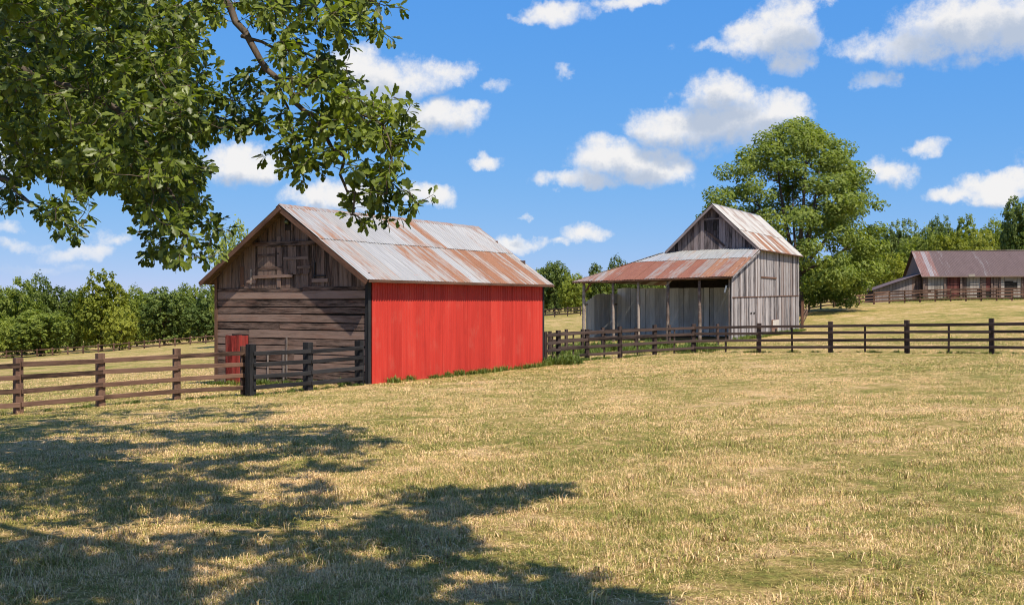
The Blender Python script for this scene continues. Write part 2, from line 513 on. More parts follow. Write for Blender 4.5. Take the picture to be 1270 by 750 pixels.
def leaf_mat(name, dark, light, trans=.35, rough=.45, spec=.4, yellow=None, clump=.5):
    m, nt, out = new_mat(name)
    isl = N(nt, 'ShaderNodeNewGeometry', out=8)
    rnd = obj_rand(nt)
    pos = N(nt, 'ShaderNodeTexCoord', out=3)
    n1 = N(nt, 'ShaderNodeTexNoise', {'Vector': pos, 'Scale': clump, 'Detail': 3.0})
    v = M2(nt, 'MULTIPLY_ADD', isl, .55, M2(nt, 'MULTIPLY_ADD', n1, .8, -.2))
    v = M2(nt, 'ADD', v, M2(nt, 'MULTIPLY_ADD', rnd, .3, -.15))
    c = ramp(nt, v, [(.15, dark), (.85, light)])
    d = N(nt, 'ShaderNodeBsdfPrincipled', {'Base Color': c, 'Roughness': rough, 'Specular IOR Level': spec})
    tcol = mixc(nt, 1.0, c, (1.5, 1.55, .6), 'MULTIPLY')
    t = N(nt, 'ShaderNodeBsdfTranslucent', {'Color': tcol})
    nt.links.new(N(nt, 'ShaderNodeMixShader', {0: trans, 1: d, 2: t}), out.inputs[0])
    return m
MAT['oak_leaf'] = leaf_mat('oak_leaf', (.034, .060, .010), (.290, .345, .050), .42, .42, .42, clump=.8)
MAT['leaf_mid'] = leaf_mat('leaf_mid', (.10, .14, .020), (.30, .335, .058), .35, .6, .25, clump=.35)
MAT['leaf_yellow'] = leaf_mat('leaf_yellow', (.130, .160, .020), (.345, .350, .050), .35, .6, .25, clump=.35)
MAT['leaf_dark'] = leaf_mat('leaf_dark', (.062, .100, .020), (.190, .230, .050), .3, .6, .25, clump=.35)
MAT['leaf_big'] = leaf_mat('leaf_big', (.105, .150, .020), (.290, .325, .060), .38, .55, .3, clump=.3)
MAT['weed'] = leaf_mat('weed_leaf', (.07, .11, .02), (.20, .24, .06), .3, .6, .2, clump=1.0)
def bark(name, a, b):
    m, nt, out = new_mat(name)
    oc = N(nt, 'ShaderNodeTexCoord', out=3)
    g = N(nt, 'ShaderNodeTexNoise', {'Vector': V2(nt, 'MULTIPLY', oc, (9, 9, 2)), 'Scale': 1.0, 'Detail': 6.0, 'Roughness': .7})
    principled(nt, out, ramp(nt, g, [(.3, a), (.7, b)]), .9, g, spec=.15, bstr=.7, bdist=.03)
    return m
MAT['bark'] = bark('bark', (.035, .026, .020), (.15, .115, .09))
def plain(name, col, rough=.7, metal=0):
    m, nt, out = new_mat(name)
    oc = N(nt, 'ShaderNodeTexCoord', out=3)
    g = N(nt, 'ShaderNodeTexNoise', {'Vector': oc, 'Scale': 5.0, 'Detail': 5.0})
    principled(nt, out, ramp(nt, g, [(.3, tuple(c * .7 for c in col)), (.7, col)]), rough, g, metal=metal)
    return m
MAT['sunlit_white'] = plain('sunlit_brace_white', (.72, .70, .66))
MAT['rust_patch'] = plain('rust_patch', (.30, .17, .12))
MAT['pale_patch'] = plain('pale_patch', (.62, .56, .50))
MAT['dark_iron'] = plain('dark_iron', (.05, .045, .045), .5, .6)
MAT['lamp_glass'] = plain('dull_glass', (.16, .20, .12), .2)

# ------------------------------------------------------------------ ground
def axis(vals):
    out = []
    for a, b, st in vals:
        out += list(np.arange(a, b, st))
    return np.array(out + [vals[-1][1]])
gx = axis([(-900, -150, 50), (-150, -40, 5), (-40, 40, 1.0), (40, 150, 5), (150, 900, 50)])
gy = axis([(-400, -20, 40), (-20, 70, 1.0), (70, 180, 4), (180, 300, 12), (300, 1200, 60)])
X, Y = np.meshgrid(gx, gy)
Zg = ground_np(X, Y)
nx, ny = len(gx), len(gy)
bump = RNG.normal(0, .018, X.shape) * ((np.abs(X) < 40) & (Y < 70) & (Y > -20))
idx = np.arange(nx * ny).reshape(ny, nx)
quads = np.stack([idx[:-1, :-1], idx[:-1, 1:], idx[1:, 1:], idx[1:, :-1]], -1).reshape(-1, 4)
gme = np_mesh('ground', np.stack([X, Y, Zg + bump], -1).reshape(-1, 3), quads, smooth=True)
tag(link('ground', gme, MAT['ground']), kind='structure')

# ------------------------------------------------------------------ roof sheets
_sheet_cache = {}
def sheet_mesh(w, L, pitch=.165, h=.018, skew0=0.0, skew1=0.0):
    """ribbed metal sheet: X along its length, Y across, Z up"""
    key = (round(w, 3), round(L, 3), pitch, h)
    if skew0 == 0 and skew1 == 0 and key in _sheet_cache:
        return _sheet_cache[key]
    prof = []
    n = max(1, round(w / pitch))
    pw = w / n
    for i in range(n):
        y = i * pw
        prof += [(y, 0), (y + pw * .58, 0), (y + pw * .70, h), (y + pw * .88, h)]
    prof.append((w, 0))
    if len(prof) > 30:
        prof = [(w * i / 8, 0) for i in range(9)]
    vs, k = [], len(prof)
    for e in (0, 1):
        for (y, z) in prof:
            x = (skew0 * y / w) if e == 0 else L + skew1 * y / w
            vs.append((x, y, z))
    fs = [(i, i + k, i + 1 + k, i + 1) for i in range(k - 1)]
    me = bpy.data.meshes.new('roof_sheet')
    me.from_pydata(vs, [], fs)
    me.update()
    if skew0 == 0 and skew1 == 0:
        _sheet_cache[key] = me
    return me

def with_mat(me, mat):
    """linked copy of a mesh carrying another material, cached"""
    key = (me.name, mat.name)
    if key not in _sheet_cache:
        c = me.copy()
        c.materials.clear()
        c.materials.append(mat)
        _sheet_cache[key] = c
    return _sheet_cache[key]

def roof_course(parent, e0, along, up, length, L, sheet_w, mats, lift=0.0, name='roof_sheet', tilt=.012):
    """sheets side by side: e0 lower corner, along = unit vector along the eave, up = unit vector up the slope"""
    n = max(1, round(length / sheet_w))
    w = length / n
    e0, along, up = Vector(e0), Vector(along), Vector(up)
    nrm = up.cross(-along) if up.cross(-along).z > 0 else up.cross(along)
    for i in range(n):
        o = e0 + along * (w * i) + nrm * (lift + .004 * (i % 2) + random.uniform(0, .003)) + up * random.uniform(-.02, .012)
        y = along
        x = up
        z = x.cross(y)
        if z.z < 0:      # keep Z up: swap direction of Y
            o = o + along * w
            y = -along
            z = x.cross(y)
        m = Matrix((x, y, z)).transposed().to_4x4()
        m.translation = o
        me = with_mat(sheet_mesh(round(w + .03, 3), round(L, 3)), random.choice(mats))
        ob = link(name, me, None, parent, mtx=m)

# ------------------------------------------------------------------ the red-sided barn
TH = radians(30)
C0 = Vector((-4.785, 36.5, ZC - 2.76))
b1 = thing('barn', 'weathered plank barn with a bright red ribbed side wall and rusty tin roof', 'barn', C0, -TH)
BW, BL, EV, SL = 7.03, 12.3, 3.74, .678     # gable width, length, eave height, roof slope
RX = -BW / 2
RZ = EV + SL * BW / 2
OF, OS = .5, .35                             # overhang at the gable, at the eaves
def rake_z(x):
    return EV + SL * (BW / 2 - abs(x - RX))
# inner shell: dark backing added to keep light from leaking through
mb = MB()
i_ = .07
mb.prism([(-BW + i_, -.5), (-i_, -.5), (-i_, EV - .06), (RX, RZ - .12), (-BW + i_, EV - .06)], i_, BL - i_)
link('dark_backing', mb.mesh('dark_backing'), MAT['inner'], b1)
# gable: horizontal courses
z = -.45
door = (-6.52, -5.42, 1.62)
zs = [-.45]
while zs[-1] < 3.2:
    zs.append(zs[-1] + random.uniform(.255, .335))
zs[-1] = 3.24
for k in range(len(zs) - 1):
    z0, z1 = zs[k], zs[k + 1]
    zc = (z0 + z1) / 2
    h = z1 - z0
    segs = []
    if zc < door[2]:
        segs = [(-BW, door[0] - .02), (door[1] + .02, 0)]
    else:
        segs = [(-BW, 0)]
    out = []
    for a, b in segs:
        if b - a > 4 and random.random() < .6:
            c = random.uniform(a + 1.5, b - 1.5)
            out += [(a, c - .006), (c + .006, b)]
        else:
            out.append((a, b))
    for a, b in out:
        # rough boards nailed up nearly flush, dark gaps between them
        y0 = -.022 - random.uniform(0, .010)
        plank('clapboard', MAT['barn_wood'], b1, (a, y0, zc), (b, y0 + random.uniform(-.004, .004), zc + random.uniform(-.022, .022)),
              (0, random.uniform(-.012, .004), -h), h - random.uniform(.018, .05), .028, jit=.014, warp=.005)
# gable: vertical boards above
x = -BW
while x < -.02:
    w = random.uniform(.15, .235)
    w = min(w, -x)
    if w < .07:
        break
    xc = x + w / 2
    top = rake_z(xc) - .04
    if top - 3.2 > .08:
        dz = SL * w * (1 if xc < RX else -1)
        lo = 3.22 + random.uniform(-.07, .03)
        # split some boards in two, as patched
        plank('wall_plank', MAT['barn_wood_upper'], b1, (xc, -.008 - random.uniform(0, .012), lo), (xc + random.uniform(-.01, .01), -.008, top),
              (1, 0, 0), w - random.uniform(.004, .02), .025, cut1=dz, jit=.006)
    x += w
# belt board where the two kinds of boarding meet
plank('belt_board', MAT['barn_wood'], b1, (-BW, -.035, 3.215), (-2.9, -.035, 3.20), (0, 0, -1), .13, .03)
plank('belt_board', MAT['barn_wood'], b1, (-2.88, -.035, 3.255), (0, -.035, 3.235), (0, 0, -1), .13, .03)
# hay loft: a patched double hatch of planks with ledger boards
def loft(x0, x1, z0, z1, name, mat):
    lf = link(name, MB().box(x0, x1, -.040, -.020, z0, z1).mesh(name), MAT['inner'], b1)
    x = x0
    while x < x1 - .05:
        w = min(random.uniform(.15, .24), x1 - x)
        plank('plank', mat, lf, (x + w / 2, -.054, z0 - random.uniform(0.0, .08)), (x + w / 2, -.054, z1 + random.uniform(0, .06)), (1, 0, 0), w - .006, .024)
        x += w
    return lf
lfa = loft(-4.95, -3.78, 3.72, 4.72, 'loft_door', MAT['barn_wood_upper'])
lfb = loft(-3.74, -2.55, 3.80, 4.72, 'loft_door', MAT['barn_wood_upper'])
plank('ledger', MAT['barn_wood_upper'], lfa, (-4.95, -.068, 3.96), (-3.8, -.068, 3.98), (0, 0, -1), .11, .03)
plank('ledger', MAT['barn_wood_upper'], lfa, (-4.95, -.068, 4.42), (-4.1, -.068, 4.44), (0, 0, -1), .10, .03)
plank('ledger', MAT['barn_wood_upper'], lfb, (-3.74, -.068, 4.30), (-2.6, -.068, 4.32), (0, 0, -1), .10, .02)
plank('ledger', MAT['barn_wood_upper'], lfb, (-3.1, -.068, 3.98), (-2.5, -.068, 3.99), (0, 0, -1), .09, .03)
plank('loft_rail', MAT['barn_wood'], b1, (-5.15, -.10, 4.83), (-2.25, -.10, 4.83), (0, 0, -1), .15, .05)
plank('loft_rail', MAT['barn_wood'], b1, (-5.15, -.09, 3.66), (-3.3, -.09, 3.70), (0, 0, -1), .10, .04)
plank('patch_board', MAT['barn_wood_upper'], b1, (-3.95, -.06, 3.30), (-3.95, -.06, 5.1), (1, 0, 0), .17, .026)
plank('patch_board', MAT['barn_wood'], b1, (-2.45, -.05, 3.52), (-1.75, -.05, 3.52), (0, 0, -1), .12, .03)
plank('patch_board', MAT['barn_wood'], b1, (-5.5, -.05, 3.52), (-5.05, -.05, 3.5), (0, 0, -1), .10, .03)
plank('patch_board', MAT['post_wood'], b1, (-5.28, -.05, 3.42), (-5.28, -.05, 3.95), (1, 0, 0), .07, .02)
plank('patch_board', MAT['brown_trim'], b1, (-5.72, -.04, 3.35), (-5.72, -.04, 4.05), (1, 0, 0), .18, .02)
plank('patch_board', MAT['black_trim'], b1, (-2.35, -.045, 3.62), (-2.33, -.045, 4.15), (1, 0, 0), .06, .02)
plank('patch_board', MAT['black_trim'], b1, (-2.4, -.052, 3.68), (-1.85, -.052, 3.68), (0, 0, -1), .05, .02)
# small loft vent near the peak with a lamp in it
vt = link('vent', MB().box(RX - .13, RX + .13, -.05, -.02, 5.30, 5.70).mesh('vent'), MAT['inner'], b1)  # dark panel for the shade inside the vent
plank('vent_board', MAT['barn_wood_upper'], vt, (RX - .17, -.055, 5.27), (RX - .17, -.055, 5.72), (1, 0, 0), .06, .02)
plank('vent_board', MAT['barn_wood_upper'], vt, (RX + .17, -.055, 5.27), (RX + .17, -.055, 5.72), (1, 0, 0), .06, .02)
mb = MB().tube([(RX, -.06, 5.62), (RX, -.12, 5.60), (RX, -.16, 5.54)], [.05, .07, .09], 8)
link('barn_light', mb.mesh('barn_light', True), MAT['lamp_glass'], b1)
# red plank door, low at the left
dr = link('door', MB().box(door[0], door[1], -.02, .02, -.3, door[2]).mesh('door'), MAT['inner'], b1)
x = door[0]
while x < door[1] - .03:
    w = min(random.uniform(.13, .19), door[1] - x)
    plank('plank', MAT['red_plank'], dr, (x + w / 2, -.046, -.28), (x + w / 2, -.046, door[2] - .05 + random.uniform(-.02, .01)), (1, 0, 0), w - .012, .026)
    x += w
# side battens behind the gate
for bx, bz0, bz1 in ((-4.45, -.2, 1.05), (-3.72, -.2, 1.1), (-3.58, .1, 1.55)):
    plank('batten', MAT['post_wood'], b1, (bx, -.075, bz0), (bx, -.075, bz1), (1, 0, 0), .07, .02)
# corner boards
plank('corner_board', MAT['black_trim'], b1, (-.055, -.07, -.45), (-.055, -.07, EV + .02), (1, 0, 0), .13, .03)
plank('corner_board', MAT['black_trim'], b1, (.036, -.02, -.45), (.036, -.02, EV + .02), (0, 1, 0), .14, .025)
plank('corner_board', MAT['brown_trim'], b1, (-BW + .04, -.07, -.45), (-BW + .04, -.07, EV + .02), (1, 0, 0), .13, .03)
plank('corner_board', MAT['black_trim'], b1, (.036, BL - .06, -.45), (.036, BL - .06, EV - .1), (0, 1, 0), .13, .025)
# left and rear walls, boarded
for k in range(12):
    zz = -.4 + k * .35
    plank('clapboard', MAT['barn_wood'], b1, (-BW, BL, zz), (-BW, 0.03, zz), (0, 0, -1), .37, .03)
    if zz < EV:
        plank('clapboard', MAT['barn_wood'], b1, (0, BL, zz), (-BW, BL, zz), (0, 0, -1), .37, .03)
plank('rear_gable_board', MAT['barn_wood'], b1, (RX - 2.6, BL, EV + .4), (RX + 2.6, BL, EV + .4), (0, 0, -1), .9, .03)
plank('rear_gable_board', MAT['barn_wood'], b1, (RX - 1.2, BL, EV + 1.3), (RX + 1.2, BL, EV + 1.3), (0, 0, -1), .9, .03)
# red ribbed siding: sheets side by side
ns = 14
sw = (BL - .26) / ns
for k in range(ns):
    me = with_mat(sheet_mesh(round(sw + .02, 3), EV + .42, pitch=sw / 6, h=.026), MAT['red'])
    x_, y_ = Vector((0, 0, 1)), Vector((0, 1, 0))
    z_ = x_.cross(y_)      # (-1,0,0)
    # sheet X up, Y toward -y so that Z faces +x
    y_ = Vector((0, -1, 0)) * -1
    m = Matrix((Vector((0, 0, 1)), Vector((0, 1, 0)), Vector((1, 0, 0)))).transposed().to_4x4()
    y0 = .14 + k * sw
    # left-handed guard: build with proper rotation (X up, Y to -y)
    m = Matrix((Vector((0, 0, 1)), Vector((0, -1, 0)), Vector((1, 0, 0)))).transposed().to_4x4()
    if m.to_3x3().determinant() < 0:
        m = Matrix((Vector((0, 0, 1)), Vector((0, 1, 0)), Vector((1, 0, 0)))).transposed().to_4x4()
        m.translation = (.012 + .003 * (k % 2), y0, -.42)
    else:
        m.translation = (.012 + .003 * (k % 2), y0 + sw, -.42)
    link('siding_sheet', me, None, b1, mtx=m)
# roof deck, rafters, sheets
TH_S = math.atan(SL)
for sgn in (1, -1):
    up = Vector((-sgn * cos(TH_S), 0, sin(TH_S)))
    nrm = Vector((sgn * sin(TH_S), 0, cos(TH_S)))
    ex = RX + sgn * (BW / 2 + OS)
    ez = EV - SL * OS
    e0 = Vector((ex, -OF, ez))
    Ls = (BW / 2 + OS) / cos(TH_S)
    # underside boards (purlins seen under the overhang)
    nb = 8
    for k in range(nb):
        w = Ls / nb
        p = e0 + up * (w * (k + .5)) - nrm * .035
        plank('deck_board', MAT['deck_wood'], b1, p, p + Vector((0, BL + OF + .3, 0)), up, w - .012, .022)
    for k in range(11):
        yy = -.12 + k * (BL + .1) / 10
        plank('rafter', MAT['deck_wood'], b1, Vector((ex, yy, ez)) + up * .02 - nrm * .085, Vector((ex, yy, ez)) + up * .75 - nrm * .085, nrm, .09, .05)
    half = Ls * .53
    roof_course(b1, e0 - nrm * .0, (0, 1, 0), up, BL + OF + .3, half + .08, .66, [MAT['roof_rusty']] * 3 + [MAT['roof_silver']], lift=.012)
    roof_course(b1, e0 + up * half, (0, 1, 0), up, BL + OF + .3, Ls - half, .66, [MAT['roof_silver']] * 4 + [MAT['roof_rusty']], lift=.034)
    # rake boards and fascia
    a = e0 + Vector((0, -.03, 0)) - nrm * .10
    plank('rake_board', MAT['brown_trim'], b1, a, a + up * Ls, nrm, .17, .03)
    f0 = e0 + Vector((sgn * .004, 0, -.03))
    plank('fascia', MAT['brown_trim'], b1, f0, f0 + Vector((0, BL + OF + .3, 0)), (0, 0, 1), .10, .022)
mb = MB()
mb.prism([(RX - .17, RZ - .065), (RX, RZ + .052), (RX + .17, RZ - .065), (RX + .17, RZ - .055), (RX, RZ + .068), (RX - .17, RZ - .055)], -OF - .02, BL + .32)
link('ridge_cap', mb.mesh('ridge_cap'), MAT['roof_rusty'], b1)

# ------------------------------------------------------------------ the grey barn with the open shed front
TH2 = radians(28)
C1 = Vector((13.1, 65.0, ZC - 2.33))
b2 = thing('barn', 'tall grey board barn with rusty lean-to porch on posts, before the large tree', 'barn', C1, -TH2)
b2z = C1.z
LW, LD, MW, ML = 9.75, 5.9, 6.0, 11.0       # lean-to width, depth; main block width, length
E2 = ZC + 1.54 - b2z                         # lean-to eave height (outer edge)
J2 = ZC + 3.42 - b2z                         # where the lean-to meets the main block
ME = ZC + 3.50 - b2z + .10                   # main eave (wall top)
RZ2 = ZC + 6.43 - b2z
MX = -MW / 2 + .05
sl2 = (RZ2 - ME) / (MW / 2)
# main block shell: dark backing added against light leaks
mb = MB()
mb.prism([(-MW + .08, -.6), (-.08, -.6), (-.08, ME - .1), (MX, RZ2 - .2), (-MW + .08, ME - .1)], LD + .08, LD + ML - .08)
link('dark_backing', mb.mesh('dark_backing'), MAT['inner'], b2)
# front gable above the lean-to
x = -MW
while x < -.03:
    w = min(random.uniform(.17, .26), -x)
    if w < .08:
        break
    xc = x + w / 2
    top = ME + sl2 * (MW / 2 - abs(xc - MX)) - .06
    lo = J2 - .25
    if top > lo + .1:
        dz = sl2 * w * (1 if xc < MX else -1)
        plank('wall_plank', MAT['dark_gable_wood'], b2, (xc, LD - random.uniform(0, .015), lo), (xc, LD, top), (1, 0, 0), w - random.uniform(.006, .03), .025, cut1=dz)
    x += w
# gable openings: dark slabs for their unlit depth, and a slanting board
sl_ = link('loft_opening', MB().box(MX + .02, MX + .20, LD - .04, LD - .028, 7.05, 7.75).mesh('loft_opening'), MAT['inner'], b2)
link('loft_opening', MB().box(MX - .62, MX - .48, LD - .04, LD - .028, 7.05, 7.7).mesh('loft_opening'), MAT['inner'], b2)
plank('loft_door', MAT['dark_gable_wood'], b2, (MX - .22, LD - .05, 6.85), (MX - .22, LD - .05, 7.8), (1, 0, 0), .42, .03)
plank('patch_board', MAT['dark_gable_wood'], b2, (MX - .7, LD - .06, 7.82), (MX + .8, LD - .06, 7.84), (0, 0, -1), .12, .03)
plank('patch_board', MAT['fence_dark'], b2, (MX - .25, LD - .06, 6.9), (MX + .75, LD - .06, 6.0), (0, 0, -1), .14, .03)
# right-hand side wall: lean-to end and main block in one run of vertical boards
def side_top(y):
    if y < LD:
        return E2 + .22 + (ME - E2 - .22) * y / LD - .05
    return ME - .04
y = .02
while y < LD + ML - .02:
    w = min(random.uniform(.16, .27), LD + ML - y)
    if w < .08:
        break
    yc = y + w / 2
    t = side_top(yc)
    g = gz(*(C1.xy + Vector((sin(TH2), cos(TH2))) * yc)) - b2z
    dz = (side_top(y + w) - side_top(y)) if yc < LD else 0
    mid = 2.62 + .012 * yc + random.uniform(-.02, .02)
    foot = g - .1 + random.choice([0, 0, 0, .12, .22, .05])
    gp = random.uniform(.006, .03)
    gm = MAT['grey_wood_dark'] if random.random() < (.62 if yc > LD + 4.2 else .16) else MAT['grey_wood']
    plank('wall_plank', gm, b2, (random.uniform(-.012, .006), yc, foot), (.0, yc, mid - .012), (0, 1, 0), w - gp, .026, jit=.008)
    plank('wall_plank', gm, b2, (random.uniform(-.012, .006), yc, mid + .01), (.0, yc, t), (0, 1, 0), w - gp, .026, cut1=dz, jit=.006)
    y += w
plank('belt_board', MAT['brown_trim'], b2, (.02, .0, 2.63), (.02, LD + ML, 2.63 + .012 * (LD + ML)), (0, 0, 1), .055, .02)
plank('belt_board', MAT['brown_trim'], b2, (.028, LD + .6, 3.98), (.028, LD + 4.5, 3.98), (0, 0, 1), .10, .02)
mb = MB().prism([(-.10, -.5), (-.04, -.5), (-.04, ME - .2), (-.10, ME - .2)], .0, LD + ML)
mb2 = MB()
mb2.add([(-.05, .02, -.5), (-.05, LD + .08, -.5), (-.05, LD + .08, ME - .25), (-.05, .02, E2 + .05),
         (-.09, .02, -.5), (-.09, LD + .08, -.5), (-.09, LD + .08, ME - .25), (-.09, .02, E2 + .05)],
        [(0, 1, 2, 3), (7, 6, 5, 4), (0, 4, 5, 1), (1, 5, 6, 2), (2, 6, 7, 3), (3, 7, 4, 0)])
link('wall_backing', mb2.mesh('wall_backing'), MAT['inner'], b2)
# two slots, dark slabs for their shaded depth, and a patched hatch in the side wall
for yy in (4.05, 4.75):
    link('slot', MB().box(.028, .034, yy, yy + .38, 1.62, 1.71).mesh('slot'), MAT['inner'], b2)
hp = link('hatch', MB().box(.028, .06, 9.2, 11.0, -.05, 1.18).mesh('hatch'), MAT['rust_patch'], b2)
plank('plank', MAT['pale_patch'], hp, (.082, 9.25, .92), (.082, 10.9, .95), (0, 0, 1), .42, .02)
plank('plank', MAT['pale_patch'], hp, (.082, 10.75, .0), (.082, 10.75, .7), (0, 1, 0), .35, .02)
link('slot', MB().box(.062, .066, 9.9, 10.4, .25, .55).mesh('slot'), MAT['inner'], b2)
# corner post boards
plank('corner_board', MAT['grey_wood'], b2, (.03, .05, -.5), (.03, .05, E2 + .15), (0, 1, 0), .16, .03)
plank('corner_board', MAT['grey_wood'], b2, (.03, LD + ML - .05, -.3), (.03, LD + ML - .05, ME - .05), (0, 1, 0), .16, .03)
plank('corner_board', MAT['grey_wood'], b2, (.03, LD, -.3), (.03, LD, ME - .05), (0, 1, 0), .15, .028)
# porch: back wall, left end wall, both of wide boards standing clear of the ground and the roof
x = -LW + .05
gx0 = C1.xy
while x < -.15:
    w = min(random.uniform(.28, .42), -.1 - x)
    if w < .1:
        break
    xc = x + w / 2
    gp = .006 if random.random() < .75 else .05
    plank('porch_board', MAT['porch_wood'], b2, (xc, LD - .15, .12 + random.uniform(-.05, .05)), (xc, LD - .15, 3.3 + random.uniform(-.02, .03)), (1, 0, 0), w - gp, .026, jit=.008)
    x += w
link('porch_backing', MB().box(-MW, -.1, LD - .10, LD - .06, -.3, 5.5).mesh('porch_backing'), MAT['inner'], b2)  # near-black also paints the under-roof shade above the boards
link('porch_backing', MB().box(-LW + .1, -MW - .01, LD - .10, LD - .07, .2, 3.2).mesh('porch_backing'), MAT['inner'], b2)
y = .5
while y < LD - .2:
    w = min(random.uniform(.26, .38), LD - .15 - y)
    if w < .1:
        break
    yc = y + w / 2
    tp = 2.35 + .55 * min(1, max(0, (yc - .4) / 2.0)) + random.uniform(-.02, .03)
    plank('porch_board', MAT['porch_wood'], b2, (-LW + .05, yc, -.05), (-LW + .05, yc, tp), (0, 1, 0), w - .008, .026, jit=.008)
    y += w
for zz in (.5, 2.2):
    plank('girt', MAT['post_wood'], b2, (-LW + .0, .1, zz), (-LW + .0, LD, zz), (0, 0, 1), .12, .05)
    plank('girt', MAT['post_wood'], b2, (-LW + .1, LD - .05, zz), (-.1, LD - .05, zz), (0, 0, 1), .12, .05)
# posts of the porch
def eave2(x):      # the old eave sags to the left
    return E2 + .02 + .19 * x / LW
def round_post(x, y, r, z0, z1, lean=0.0):
    mb = MB()
    pts, rad = [], []
    for k in range(6):
        u = k / 5
        pts.append((x + lean * u + random.uniform(-.012, .012), y + random.uniform(-.012, .012), z0 + (z1 - z0) * u))
        rad.append(r * (1.12 - .2 * u) * random.uniform(.93, 1.07))
    mb.tube(pts, rad, 8)
    return link('post', mb.mesh('post', True), MAT['post_wood'], b2)
for px, r in ((724, .10), (761, .085), (792, .085), (828, .10), (868, .10)):
    k = (px - 635) / F
    # solve the point of the front line (local y = .1) seen at this pixel
    a = Vector((sin(TH2), cos(TH2)))
    rt = Vector((cos(TH2), -sin(TH2)))
    o = C1.xy + a * .1
    t = (k * o.y - o.x) / (rt.x - k * rt.y)
    round_post(t, .1, r, -.45, eave2(t) + .06, random.uniform(-.05, .05))
plank('post', MAT['post_wood'], b2, (-.10, .02, -.45), (-.10, .02, E2 + .1), (1, 0, 0), .16, .12)
plank('brace', MAT['post_wood'], b2, (-4.15, .06, E2 - .55), (-3.6, .06, E2 + .02), (0, 0, 1), .11, .05)
plank('brace', MAT['brown_trim'], b2, (-9.55, .06, E2 - .85), (-9.0, .06, E2 - .15), (0, 0, 1), .10, .05)
plank('brace', MAT['sunlit_white'], b2, (-.42, .0, E2 - .95), (-.30, .0, E2 - .52), (1, 0, 0), .10, .03)  # white colour stands in for sun on the brace end
plank('header_beam', MAT['deck_wood'], b2, (-LW, .08, eave2(-LW) - .06), (.0, .08, E2 - .06), (0, 0, 1), .18, .10)
for k in range(12):      # poles of the roof over the porch
    xx = -LW + .3 + k * (LW - .6) / 11
    fr = min(1.0, (xx + LW + .55) / (LW + .55 - MW - .10))
    fr = max(.08, fr - .04)
    tp = -.35 + (LD - .2 + .35) * fr
    plank('rafter', MAT['deck_wood'], b2, (xx, -.35, eave2(xx) - .05), (xx, tp, eave2(xx) - .05 + (J2 - .2 - eave2(xx)) * fr), (1, 0, 0), .09, .08)
# lean-to roof: front slope with a hip on the left
HX = -MW - .10                                # where the hip meets the main corner
EL = Vector((-LW - .55, -.42, eave2(-LW) - .06))
ER = Vector((.22, -.42, E2 + .02))
TR = Vector((.22, LD, J2 + .10))
TL = Vector((HX, LD, J2 + .06))
ex_ = (ER - EL)
Lx = ex_.length
nsh = 15
def front_roof():
    global nsh
    up_full = (TR - ER)
    for course, (u0, u1, mats, lift) in enumerate(((0.0, .66, [MAT['porch_rust']] * 4 + [MAT['roof_rusty']], .0), (.64, 1.0, [MAT['porch_silver']], .022))):
        for i in range(nsh):
            a0, a1 = i / nsh, (i + 1) / nsh
            def pt(s, u):
                e = EL + ex_ * s
                return e + up_full * u
            # cut by the hip line EL -> TL: in (s,u) the hip is a straight line
            def umax(s):
                hx = (HX - EL.x) / (ER.x - EL.x)
                return 1.0 if s >= hx else max(0.0, s / hx)
            top0, top1 = min(u1, umax(a0)), min(u1, umax(a1))
            if top1 <= u0 + .01 and top0 <= u0 + .01:
                continue
            top0 = max(top0, u0 + .003)
            r = .012 * (i % 2) + .002
            nr = Vector((0, -.3, .95))
            # ribbed strip
            nrib = 4
            vs, fs = [], []
            prof = []
            for q in range(nrib):
                prof += [(q / nrib, 0), ((q + .6) / nrib, 0), ((q + .72) / nrib, .018), ((q + .88) / nrib, .018)]
            prof.append((1, 0))
            base = pt(a0, u0)
            xdir = (up_full).normalized()
            ydir = -(ex_.normalized())
            ydir = (ydir - xdir * ydir.dot(xdir)).normalized()
            zdir = xdir.cross(ydir)
            if zdir.z < 0:
                ydir = -ydir
                zdir = xdir.cross(ydir)
            m = Matrix((xdir, ydir, zdir)).transposed().to_4x4()
            m.translation = base
            mi = m.inverted()
            for e in (0, 1):
                for (f_, h_) in prof:
                    s = a0 + (a1 - a0) * f_
                    u = u0 if e == 0 else min(u1, max(umax(s), u0 + .003))
                    if e == 0:
                        u += random.uniform(-.004, .004)
                    w_ = pt(s, u) + zdir * (h_ + lift + r)
                    vs.append(mi @ w_)
            k = len(prof)
            fs = [(j, j + k, j + 1 + k, j + 1) for j in range(k - 1)]
            me = bpy.data.meshes.new('roof_sheet')
            me.from_pydata([tuple(v) for v in vs], [], fs)
            me.update()
            link('roof_sheet', me, random.choice(mats), b2, mtx=m)
front_roof()
# hip slope on the left, running back along the main block
BLk = Vector((-LW - .55, LD + ML, eave2(-LW) - .06))
TLk = Vector((HX, LD + ML, J2 + .06))
n = 12
for i in range(n):
    s0, s1 = i / n, (i + 1) / n
    A, B = EL.lerp(BLk, s0), EL.lerp(BLk, s1)
    hipn = (TL.y - EL.y) / (BLk.y - EL.y)
    def topp(s):
        if s >= hipn:
            return Vector((HX, EL.y + (BLk.y - EL.y) * s, TL.z))
        return EL.lerp(TL, s / hipn)
    me = bpy.data.meshes.new('roof_sheet')
    q = [A, B, topp(s1), topp(s0) if s0 > 0 else A + Vector((.002, .002, .002))]
    me.from_pydata([tuple(v) for v in q], [], [(0, 3, 2, 1)])
    me.update()
    link('roof_sheet', me, MAT['porch_rust'], b2)
